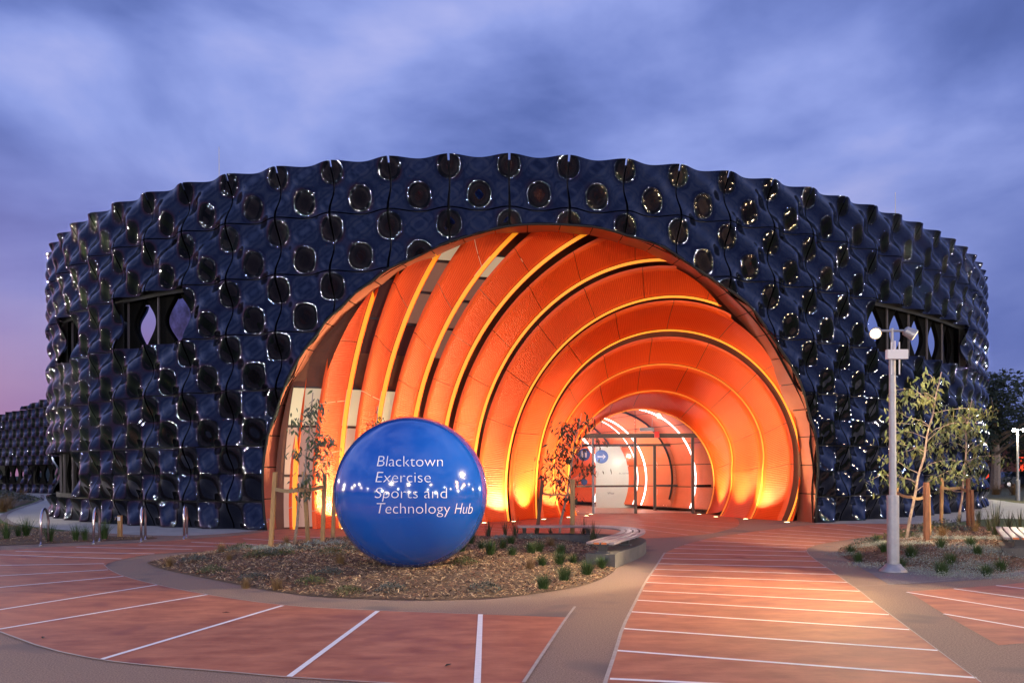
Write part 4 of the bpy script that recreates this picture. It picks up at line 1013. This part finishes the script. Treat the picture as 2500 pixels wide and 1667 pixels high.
# ------------------------------------------------------------------ young trees with stakes
def sapling(name, label, base, H, tip, crown, nl, mats, zf, seed, leafs=.10, branches=9):
    r = random.Random(seed); bx, by = G(*base, .12); z0 = float(zf(np.array([(bx, by)]))[0]) if zf else .0
    o = thing(name, label, 'tree', (bx, by, z0))
    pts = [Vector((0, 0, -.05))]
    for k in range(1, 9):
        t = k / 8; pts.append(Vector((tip * t + r.gauss(0, .02), r.gauss(0, .03), H * t)))
    mb = MB(); mb.tube(pts, [.030 * (1 - .8 * k / 8) + .004 for k in range(9)], 7); mb.build('trunk', M['bark'], o, True)
    tips = []
    for b in range(branches):
        t = .30 + .62 * b / branches + r.uniform(-.03, .03); k = int(t * 8); st = pts[k].lerp(pts[min(8, k + 1)], t * 8 - k)
        a = r.uniform(0, 2 * PI); L = crown * r.uniform(.6, 1.15) * (1.1 - .5 * abs(t - .55)); up = r.uniform(.35, .9) * L
        pp = [st]
        for j in range(1, 5):
            u = j / 4; pp.append(st + Vector((math.cos(a) * L * u, math.sin(a) * L * u, up * u - .35 * L * u * u)) + Vector((r.gauss(0, .03), r.gauss(0, .03), r.gauss(0, .03))))
        mb = MB(); mb.tube(pp, [.010, .008, .006, .004, .002], 5); mb.build('branch', M['bark'], o, True); tips.append(pp)
    tips.append(pts[5:])
    for gi, m in enumerate(mats):
        mb = MB()
        for _ in range(nl // len(mats)):
            pp = r.choice(tips); u = r.uniform(.25, 1) * (len(pp) - 1); j = min(int(u), len(pp) - 2); c = pp[j].lerp(pp[j + 1], u - j) + Vector((r.gauss(0, .10), r.gauss(0, .10), r.gauss(-.04, .10)))
            a = r.uniform(0, 6.28); dn = r.uniform(-1.35, -.5); s = leafs * r.uniform(.6, 1.25)
            u_ = Vector((math.cos(a) * math.cos(dn), math.sin(a) * math.cos(dn), math.sin(dn))); v_ = u_.cross(Vector((r.gauss(0, 1), r.gauss(0, 1), r.gauss(0, .3)))).normalized() * s * .16; k_ = u_.cross(v_).normalized() * s * .06
            mb.add([c, c + u_ * s * .35 + v_, c + u_ * s * .4 + k_, c + u_ * s * .35 - v_, c + u_ * s * .75 + v_ * .6 + k_, c + u_ * s * .75 - v_ * .6 + k_, c + u_ * s], [(0, 1, 2), (0, 2, 3), (1, 4, 2), (2, 5, 3), (2, 4, 6), (2, 6, 5)])
        mb.build('foliage', M[m], o)
    return o, (bx, by, z0)
def stake(px0, px1, label, m='timber', w=.078, zf=None):
    x, y = G(*px0, .1); z0 = float(zf(np.array([(x, y)]))[0]) if zf else 0; r, u = un(*px1); zt = EYE + u * y / F; xt = r * y / F
    o = MB(); a = Vector((x, y, z0 - .1)); b = Vector((xt, y, zt))
    n = 6; vs = []
    for k in range(n + 1):
        t = k / n; c = a.lerp(b, t); h = w / 2
        vs += [c + Vector(q) for q in ((-h, -h, 0), (h, -h, 0), (h, h, 0), (-h, h, 0))]
    fs = [(4 * k + j, 4 * k + (j + 1) % 4, 4 * k + 4 + (j + 1) % 4, 4 * k + 4 + j) for k in range(n) for j in range(4)] + [(0, 3, 2, 1), (4 * n, 4 * n + 1, 4 * n + 2, 4 * n + 3)]
    o.add(vs, fs); q = o.build('tree_stake', M[m]); tag(q, label, 'stake', 'timber stakes around the young trees'); return (xt, y, zt)
def strap(a, b, w, label):
    a, b = Vector(a), Vector(b); mb = MB(); vs = []; n = 8; h = Vector((0, 0, w / 2)); d = (b - a).normalized(); s = Vector((-d.y, d.x, 0)) * .004
    for k in range(n + 1):
        t = k / n; c = a.lerp(b, t) - Vector((0, 0, .03 * math.sin(PI * t)))
        vs += [c - h - s, c + h - s, c + h + s, c - h + s]
    mb.add(vs, [(4 * k + j, 4 * k + (j + 1) % 4, 4 * k + 4 + (j + 1) % 4, 4 * k + 4 + j) for k in range(n) for j in range(4)]); tag(mb.build('tree_tie', M['strap']), label, 'tree tie', 'webbing ties holding the young trees')
sapling('young_gum_tree', 'spindly young gum tree with grey green leaves left of the blue ball', (718,1333), 3.15, .42, .62, 420, ['leafd', 'leaf'], islz, 3, .15, 12)
s1 = stake((660,1342), (672,1152), 'pale timber stake left of the tree beside the blue ball', zf=islz)
s2 = stake((753,1329), (742,1151), 'pale timber stake in the middle behind the leftmost young tree', zf=islz)
s3 = stake((787,1331), (793,1155), 'pale timber stake between the leftmost young tree and the ball', zf=islz)
tr = dist_pt(728, 1196, s1[1] - .2)
strap((s1[0], s1[1] - .04, tr[2] + .02), tr, .075, 'webbing tie from the left stake to the leftmost tree'); strap(tr, (s3[0], s3[1], tr[2] + .06), .075, 'webbing tie from the leftmost tree to the stake by the ball'); strap((tr[0], tr[1], tr[2] + .02), (s2[0], s2[1], tr[2] + .12), .05, 'webbing tie from the leftmost tree to its middle stake')
sapling('young_gum_tree', 'young tree mostly hidden behind the blue ball', (915,1312), 3.05, .1, .5, 200, ['leafr', 'leafg'], islz, 5, .11, 8)
stake((812,1313), (818,1180), 'timber stake partly hidden by the left side of the ball', zf=islz)
sapling('young_gum_tree', 'dark leaved young tree in front of the glass doors', (1365,1302), 3.05, .55, .78, 820, ['leafr', 'leafr'], islz, 12, .14, 16)
s1 = stake((1309,1316), (1325,1171), 'dark timber stake left of the tree before the doors', 'timberd', zf=islz)
s2 = stake((1397,1317), (1398,1170), 'thick timber stake right of the tree before the doors', 'timber', .10, islz)
tr = dist_pt(1367, 1206, s1[1]); strap((s1[0], s1[1], tr[2] + .03), tr, .05, 'webbing tie left of the trunk before the doors'); strap(tr, (s2[0], s2[1], tr[2] + .02), .05, 'webbing tie right of the trunk before the doors')
sapling('young_gum_tree', 'olive leaved young gum tree right behind the near lamp post', (2212,1324), 3.5, .75, .95, 760, ['leafg', 'leaf'], rbdz, 21, .145, 20)
s1 = stake((2262.5,1337), (2261.5,1177), 'thick reddish timber stake right of the lamp post', 'timberd', .085, rbdz)
s2 = stake((2271,1322), (2266,1179), 'pale timber stake just behind the thick reddish stake', 'timber', .045, rbdz)
s0 = stake((2190,1318), (2190,1190), 'pale timber stake hidden behind the lamp post', 'timber', .045, rbdz)
tr = dist_pt(2226, 1213, s1[1] + .3); strap((s0[0], s0[1], tr[2] + .05), tr, .06, 'webbing tie from the lamp post side to the olive tree'); strap(tr, (s1[0], s1[1] + .1, tr[2] + .0), .06, 'webbing tie from olive tree to thick reddish stake')
sapling('young_gum_tree', 'second olive gum tree by the pale path at far right', (2340,1284), 3.5, .35, .95, 760, ['leafg', 'leaf'], rbdz, 33, .145, 19)
s1 = stake((2297.6,1289), (2300,1166), 'pale yellow timber stake left of the tree at far right', 'timber', .065, rbdz)
s2 = stake((2364.6,1298), (2363.5,1168), 'reddish timber stake right of the far right tree', 'timberd', .07, rbdz)
s3 = stake((2376,1299), (2372,1195), 'short reddish stake rightmost of the far right tree', 'timberd', .06, rbdz)
tr = dist_pt(2345, 1190, s1[1]); strap((s1[0], s1[1], tr[2]), tr, .08, 'webbing tie left of the far right tree'); strap(tr, (s2[0], s2[1], tr[2] - .04), .08, 'webbing tie right of the far right tree')

# ------------------------------------------------------------------ the blue ball
BR = 1.232; BC = Vector((-1.64, 12.33, BR + .085))
ball = thing('blue_ball_sign', 'huge glossy blue ball sign with white lettering on the mulch bed', 'sign', (BC.x, BC.y, 0))
me = bpy.data.meshes.new('ball'); bm = bmesh.new(); bmesh.ops.create_uvsphere(bm, u_segments=128, v_segments=64, radius=BR); bm.to_mesh(me); bm.free()
b = link('ball', me, M['ball'], ball, True); b.location = (0, 0, BC.z)
mb = MB(); mb.box((0, -.02, .07), (.36, .5, .16)); mb.build('foot_plate', M['galv'], ball)
def ball_text(body, px0, base_py, px1, cap, italic=False):
    cu = bpy.data.curves.new('t', 'FONT'); cu.body = body; cu.size = 1; cu.resolution_u = 6; cu.offset = -.017; cu.space_character = 1.0
    to = bpy.data.objects.new('t', cu); COL.objects.link(to); dg = bpy.context.evaluated_depsgraph_get(); m = bpy.data.meshes.new_from_object(to.evaluated_get(dg)); bpy.data.objects.remove(to)
    bm = bmesh.new(); bm.from_mesh(m); bmesh.ops.triangulate(bm, faces=bm.faces); bmesh.ops.subdivide_edges(bm, edges=[e for e in bm.edges if e.calc_length() > .08], cuts=3, use_grid_fill=False); bmesh.ops.triangulate(bm, faces=bm.faces)
    xs = [v.co.x for v in bm.verts]; x0, x1 = min(xs), max(xs); eyep = Vector((0, 0, EYE))
    for v in bm.verts:
        x = (v.co.x - x0) / (x1 - x0); y = v.co.y / .70
        px = px0 + x * (px1 - px0); 
        if italic or px < 962: px += y * (cap * .20 if italic else cap * .20 * min(1, (962 - px) / 40 + .3))
        py = base_py - y * cap + (px - 1000) * .003
        q = Vector(dist_pt(px, py, 12.0)); d = (q - eyep).normalized(); oc = eyep - BC; bb = d.dot(oc); cc = oc.dot(oc) - (BR + .004) ** 2; disc = bb * bb - cc
        v.co = (eyep + d * (-bb - math.sqrt(max(disc, 0)))) - Vector((BC.x, BC.y, 0))
    bm.to_mesh(m); bm.free(); m.materials.clear()
    return link('lettering', m, M['text'], ball)
ball_text('Blacktown', 920, 1138, 1081, 26.5); ball_text('Exercise', 916.5, 1177, 1051.6, 26.5); ball_text('Sports and', 914.5, 1215.5, 1091, 26.5); ball_text('Technology', 915, 1253, 1099, 26.5); ball_text('Hub', 1110, 1253, 1152, 26.5, True)

# ------------------------------------------------------------------ curved benches
def bench(path, label, orange=(1,), end_h=.40, plinth=.24, pw=.52, plabel=''):
    pts = [np.array(q) for q in chaikin(path, 3, False)]
    o = thing('slatted_bench', label, 'bench', (*pts[0], 0)); org = np.array([pts[0][0], pts[0][1]])
    def off(d):
        out = []
        for i, p in enumerate(pts):
            t = pts[min(i + 1, len(pts) - 1)] - pts[max(i - 1, 0)]; t = t / np.hypot(*t); out.append(p + np.array([-t[1], t[0]]) * d - org)
        return out
    nS = 4; sw = .098
    def extr(a, b, z0, z1, name, m, par):
        n = len(a); vs = [(*p, z) for z in (z0, z1) for q in (a, b) for p in q]
        fs = []
        for k in range(n - 1):
            fs += [(2 * n + k, 2 * n + k + 1, 3 * n + k + 1, 3 * n + k), (k, n + k, n + k + 1, k + 1), (k, k + 1, 2 * n + k + 1, 2 * n + k), (n + k, 3 * n + k, 3 * n + k + 1, n + k + 1)]
        fs += [(0, 2 * n, 3 * n, n), (n - 1, 2 * n - 1, 4 * n - 1, 3 * n - 1)]
        mb = MB(); mb.add(vs, fs); q = mb.build(name, m, par)
        bm = bmesh.new(); bm.from_mesh(q.data); bmesh.ops.recalc_face_normals(bm, faces=bm.faces); bm.to_mesh(q.data); bm.free(); return q
    for k in range(nS):
        c = (k - (nS - 1) / 2) * (sw + .034); extr(off(c - sw / 2), off(c + sw / 2), end_h, end_h + .035, 'slat', M['slat'], o)
        if k in orange:
            a = off(c - sw / 2 + .004); b_ = off(c + sw / 2 - .004); t = (pts[1] - pts[0]); t = t / np.hypot(*t) * .006
            mb = MB(); mb.add([(*(a[0] - t), end_h + .002), (*(b_[0] - t), end_h + .002), (*(b_[0] - t), end_h + .033), (*(a[0] - t), end_h + .033)], [(0, 1, 2, 3)]); mb.build('end_cap', M['slato'], o)
    cum = np.r_[0, np.cumsum([np.hypot(*(b_ - a)) for a, b_ in zip(pts, pts[1:])])]
    for s in np.linspace(.18, cum[-1] - .15, max(2, int(cum[-1] / 1.35) + 1)):
        x = np.interp(s, cum, [p[0] for p in pts]) - org[0]; y = np.interp(s, cum, [p[1] for p in pts]) - org[1]; i = min(np.searchsorted(cum, s), len(pts) - 1); t = pts[i] - pts[i - 1]; rz = math.atan2(t[1], t[0])
        mb = MB(); mb.box((x, y, end_h - .02), (.07, .36, .035), rz); mb.box((x, y, (end_h + plinth) / 2 - .01), (.07, .13, end_h - plinth - .03), rz, 1.3); mb.box((x, y, plinth + .012), (.14, .22, .024), rz); mb.build('bracket', M['castdark'], o)
    pl = bpy.data.objects.new('concrete_plinth', None)
    mm = pts; og2 = org; a = off(-pw / 2); b_ = off(pw / 2)
    q = extr(a, b_, 0, plinth, 'concrete_plinth', M['plinth'], None); q.location = (org[0], org[1], 0); tag(q, plabel, 'plinth')
bench([(1.50,12.95),(1.72,13.5),(2.15,14.4),(2.52,15.5),(2.45,16.3),(1.95,16.9),(1.2,17.1),(.5,17.12),(.12,17.1)], 'curved slatted metal bench between the ball bed and the red paving', (1, 2), plabel='curved grey concrete block under the slatted bench by the ball')
bench([(9.02,13.45),(9.5,14.3),(9.98,15.15),(10.5,16.0)], 'slatted metal bench cut by the right edge of the picture', (1, 2), plabel='dark concrete block under the bench at the right edge')

# ------------------------------------------------------------------ near lamp post
post = thing('lamp_post', 'tall grey lamp post with two lit floodlights and a white box, right of the path', 'lamp post', (POST[0], POST[1], 0))
mb = MB(); mb.lathe((0, 0, 0), [(.21, 0), (.21, .02), (.17, .06), (.13, .10), (.11, .13)], 28); mb.build('base_cover', M['galv'], post, True)
mb = MB(); mb.lathe((0, 0, .12), [(.092, 0), (.092, 1.10), (.088, 1.12)], 28); mb.build('sleeve', M['galv'], post)
mb = MB(); mb.lathe((0, 0, 1.24), [(.055, 0), (.050, 2.2)], 24); mb.build('pole', M['galv'], post)
mb = MB(); mb.lathe((0, 0, 3.44), [(.022, 0), (.022, .50)], 12); mb.tube([(-.34, 0, 3.90), (.34, 0, 3.90)], .02, 8); mb.build('cross_arm', M['galv'], post)
mb = MB(); mb.box((.02, -.11, 3.50), (.33, .08, .15)); mb.build('equipment_box', M['whitep'], post)
for dx, z0, z1 in ((-.06, 3.18, 3.70), (-.005, 3.58, 3.72), (.065, 3.18, 3.70)):
    mb = MB(); mb.tube([(dx, -.10, z0), (dx, -.10, z1)], .011, 8); mb.build('aerial', M['whitep'], post)
def flood(x, z, ax, name='floodlight'):
    mb = MB(); ax = Vector(ax).normalized(); c = Vector((x, -.02, z)); mb.tube([c - ax * .10, c - ax * .08, c + ax * .02, c + ax * .075, c + ax * .08], [.045, .075, .085, .095, .095], 16, True); h = mb.build('floodlight', M['galv'], post, False)
    mb = MB(); mb.tube([c + ax * .082, c + ax * .088], [.082, .078], 16); mb.build('lens', M['lens'], h)
    mb = MB(); mb.tube([c - ax * .05 + Vector((0, .09, 0)), c + Vector((0, .09, .05)), (x * .8, 0, 3.90)], .012, 6); mb.build('yoke', M['galv'], h)
flood(-.27, 3.87, (-.45, -.75, -.35)); flood(.28, 3.86, (.80, -.25, -.52))
# far lamp posts
for px, by, ty, lab in ((2485, 1222, 1047, 'far lamp post with two bright heads on the lawn at the right edge'), (2446, 1189, 1060, 'thin distant pole beside the retaining wall')):
    x, y = G(px, by); h = EYE + un(px, ty)[1] * y / F
    o = thing('far_lamp_post', lab, 'lamp post', (x, y, 0)); mb = MB(); mb.lathe((0, 0, 0), [(.10, 0), (.10, 1.1), (.055, 1.12), (.05, h)], 12); mb.tube([(-.3, 0, h - .04), (.3, 0, h - .04)], .02, 6); mb.build('pole', M['galv'], o)
    for s in (-1, 1):
        mb = MB(); mb.tube([(s * .27, 0, h), (s * .27, -.12, h - .07)], [.07, .1], 10); hd = mb.build('lamp_head', M['galv'], o)
        if px > 2460: mb = MB(); mb.tube([(s * .27, -.125, h - .073), (s * .27, -.135, h - .079)], [.09, .085], 10); mb.build('lens', M['lensw'], hd)

# ------------------------------------------------------------------ bike hoops, bollards
for i, (px, py, wpx) in enumerate(((109,1328,24), (236,1324,15), (350,1319,7), (453,1313.5,5))):
    x, y = G(px, py); r_w = max(.05, wpx / 2 * y / F); ang = math.acos(min(1, r_w / .30))
    o = thing('bike_hoop', '%s steel bicycle hoop from the left edge, in front of the black wall' % ORD[i], 'bike rack', (x, y, 0), math.radians(107), 'steel bicycle hoops beside the left bed')
    pts = [(-.30, 0, 0)] + [(-.30 * math.cos(PI * k / 14), 0, .50 + .33 * math.sin(PI * k / 14)) for k in range(15)] + [(.30, 0, 0)]
    mb = MB(); mb.tube(pts, .028, 12); mb.build('hoop', M['steel'], o, True)
    for s in (-1, 1): mb = MB(); mb.lathe((s * .30, 0, .0), [(.055, 0), (.055, .012), (.03, .016)], 14); mb.build('foot_flange', M['steel'], o)
for px, py, h, lab in ((293, 1313, .58, 'short timber post with a tap beside the bike hoops'), (664, 1318, .55, 'short dark bollard behind the leftmost stake')):
    x, y = G(px, py); o = thing('garden_post', lab, 'post', (x, y, 0)); mb = MB(); mb.box((0, 0, h / 2), (.09, .09, h)); mb.build('post', M['timber'] if px < 400 else M['timberd'], o)
    mb = MB(); mb.box((.0, -.05, h - .08), (.07, .02, .10)); mb.build('plate', M['whitep'], o); mb = MB(); mb.tube([(-.04, 0, h - .05), (-.11, 0, h - .04), (-.12, 0, h - .1)], .012, 6); mb.build('tap', M['steel'], o)

# ------------------------------------------------------------------ background at the right
def big_tree(label, x, y, H, R, seed, n=5200, m='crown'):
    r = random.Random(seed); o = thing('background_tree', label, 'tree', (x, y, 0))
    mb = MB(); mb.tube([(0, 0, -.1), (.1, 0, H * .3), (0, .1, H * .6), (.2, 0, H * .9)], [R * .09, R * .07, R * .045, .04], 8)
    for k in range(7):
        a = r.uniform(0, 6.28); z = H * r.uniform(.3, .65); mb.tube([(0, 0, z), (math.cos(a) * R * .5, math.sin(a) * R * .5, z + H * .12), (math.cos(a) * R * .85, math.sin(a) * R * .85, z + H * .2)], [R * .03, R * .02, .02], 5)
    mb.build('trunk', M['bark'], o)
    cl = []
    for _ in range(34):
        t = r.uniform(.12, 1); w = math.sin(PI * min(1, t * .9 + .08)) ** .6; a = r.uniform(0, 6.28); q = R * w * r.uniform(.2, .95); cl.append((q * math.cos(a), q * math.sin(a), H * (.12 + .83 * t), R * r.uniform(.2, .42)))
    V = []; Fc = []
    for _ in range(n):
        c = r.choice(cl); d = Vector((r.gauss(0, 1), r.gauss(0, 1), r.gauss(0, 1))).normalized() * c[3] * r.uniform(.5, 1.1) ** .5; p = Vector(c[:3]) + Vector((d.x, d.y, d.z * .75)); s = R * .032 * r.uniform(.6, 1.5)
        u = Vector((r.gauss(0, 1), r.gauss(0, 1), r.gauss(0, 1))).normalized() * s; v = u.orthogonal().normalized() * s * .6; k = len(V); V += [tuple(p - u), tuple(p + v), tuple(p + u), tuple(p - v)]; Fc.append((k, k + 1, k + 2, k + 3))
    me = bpy.data.meshes.new('crown'); me.from_pydata(V, [], Fc); link('crown', me, M[m], o)
big_tree('tall dark tree touching the right edge of the black building', 39.5, 62, 9.3, 4.6, 1, 9000)
big_tree('dark tree at the right edge of the picture behind the far lamp', 46.0, 66, 7.8, 4.2, 2, 8000)
big_tree('darkest low tree between the building and the red lit wall', 40.5, 66, 6.5, 4.2, 3, 6000)
# car park beyond the wall: red lit wall, brick building, parked cars
bk = thing('brick_building', 'brown brick building with metal roof behind the far lamp at the right edge', 'building', (54.5, 76, 0))
mb = MB(); mb.box((0, 0, 1.9), (12, 6, 3.8)); mb.build('brick_wall', M['brick'], bk); mb = MB(); mb.box((0, 0, 5.0), (13, 7.4, 2.4), 0, .75); mb.build('roof', M['tin'], bk)
rl = thing('red_lit_screen', 'wall panel glowing red behind the parked cars', 'wall', (47.6, 70, 0)); mb = MB(); mb.box((0, 0, 1.45), (1.5, .3, 2.9)); mb.build('panel', M['redglow'], rl); mb = MB(); mb.box((0, 0, 2.95), (1.7, .5, .08)); mb.build('cap', M['mull'], rl)
rl2 = thing('red_lit_screen', 'low red glowing panel beside the black building edge', 'wall', (43.2, 70, 0)); mb = MB(); mb.box((0, 0, .95), (1.5, .3, 1.9)); mb.build('panel', M['redglow'], rl2); mb = MB(); mb.box((0, 0, 1.93), (1.6, .4, .06)); mb.build('cap', M['mull'], rl2)
def car(x, y, rz, label):
    o = thing('parked_car', label, 'car', (x, y, 0), rz, 'cars parked beyond the low wall')
    prof = [(-2.15, .35), (-2.2, .75), (-1.95, .95), (-1.35, 1.0), (-.75, 1.42), (.55, 1.45), (1.25, 1.02), (2.0, .88), (2.18, .65), (2.15, .35)]
    mb = MB(); n = len(prof); vs = [(px, s * (.86 if pz < 1.1 else .66), pz) for s in (-1, 1) for px, pz in prof]; mb.add(vs, [tuple(range(n)), tuple(reversed(range(n, 2 * n)))] + [(k, k + n, (k + 1) % n + n, (k + 1) % n) for k in range(n)]); mb.build('body', M['carp'], o)
    for s in (-1, 1):
        mb = MB(); mb.add([(-1.2, s * .80, 1.03), (-.72, s * .69, 1.38), (.5, s * .69, 1.40), (1.08, s * .80, 1.04)], [(0, 1, 2, 3)]); mb.build('side_window', M['carw'], o)
        for wx in (-1.35, 1.35):
            mb = MB(); mb.tube([(wx, s * .90, .33), (wx, s * .70, .33)], .33, 16); w = mb.build('wheel', M['tyre'], o); mb = MB(); mb.tube([(wx, s * .91, .33), (wx, s * .88, .33)], .19, 12); mb.build('rim', M['steel'], w)
        mb = MB(); mb.box((2.12, s * .6, .68), (.08, .3, .12)); mb.build('headlight', M['whitep'], o)
car(44.9, 67.6, .1, 'dark blue car parked before the red glowing wall'); car(50.4, 68.2, .05, 'dark car parked at the right edge by the brick building')
# shrubs on the bank
for i, (px, py) in enumerate(((2431,1207),(2478,1208))):
    x, y = G(px, py); o = link('bank_shrub', DRY[i], None); o.location = (x, y, 0); o.scale = (4.2, 4.2, 4.2); tag(o, ('straw coloured shrub on the grass bank nearer the building', 'straw coloured shrub on the grass bank beside the far lamp')[i], 'shrub')
# leaf litter on the plaza
leaves = thing
for i, (px, py) in enumerate(((551,1497),(1094,1626),(105,1558))):
    x, y = G(px, py); mb = MB(); mb.add([(-.05, 0, .012), (0, .018, .020), (.055, .004, .013), (0, -.018, .016)], [(0, 1, 2, 3)]); o = mb.build('fallen_leaf', M['leafr']); o.location = (x, y, 0); o.rotation_euler = (0, 0, i); tag(o, ('dark fallen leaf on red paving left of the longest white lines', 'dark fallen leaf on red paving beside the front white line', 'small fallen leaf on red paving near the left edge')[i], 'leaf', 'fallen leaves on the red paving')
print('panels', n_pan)
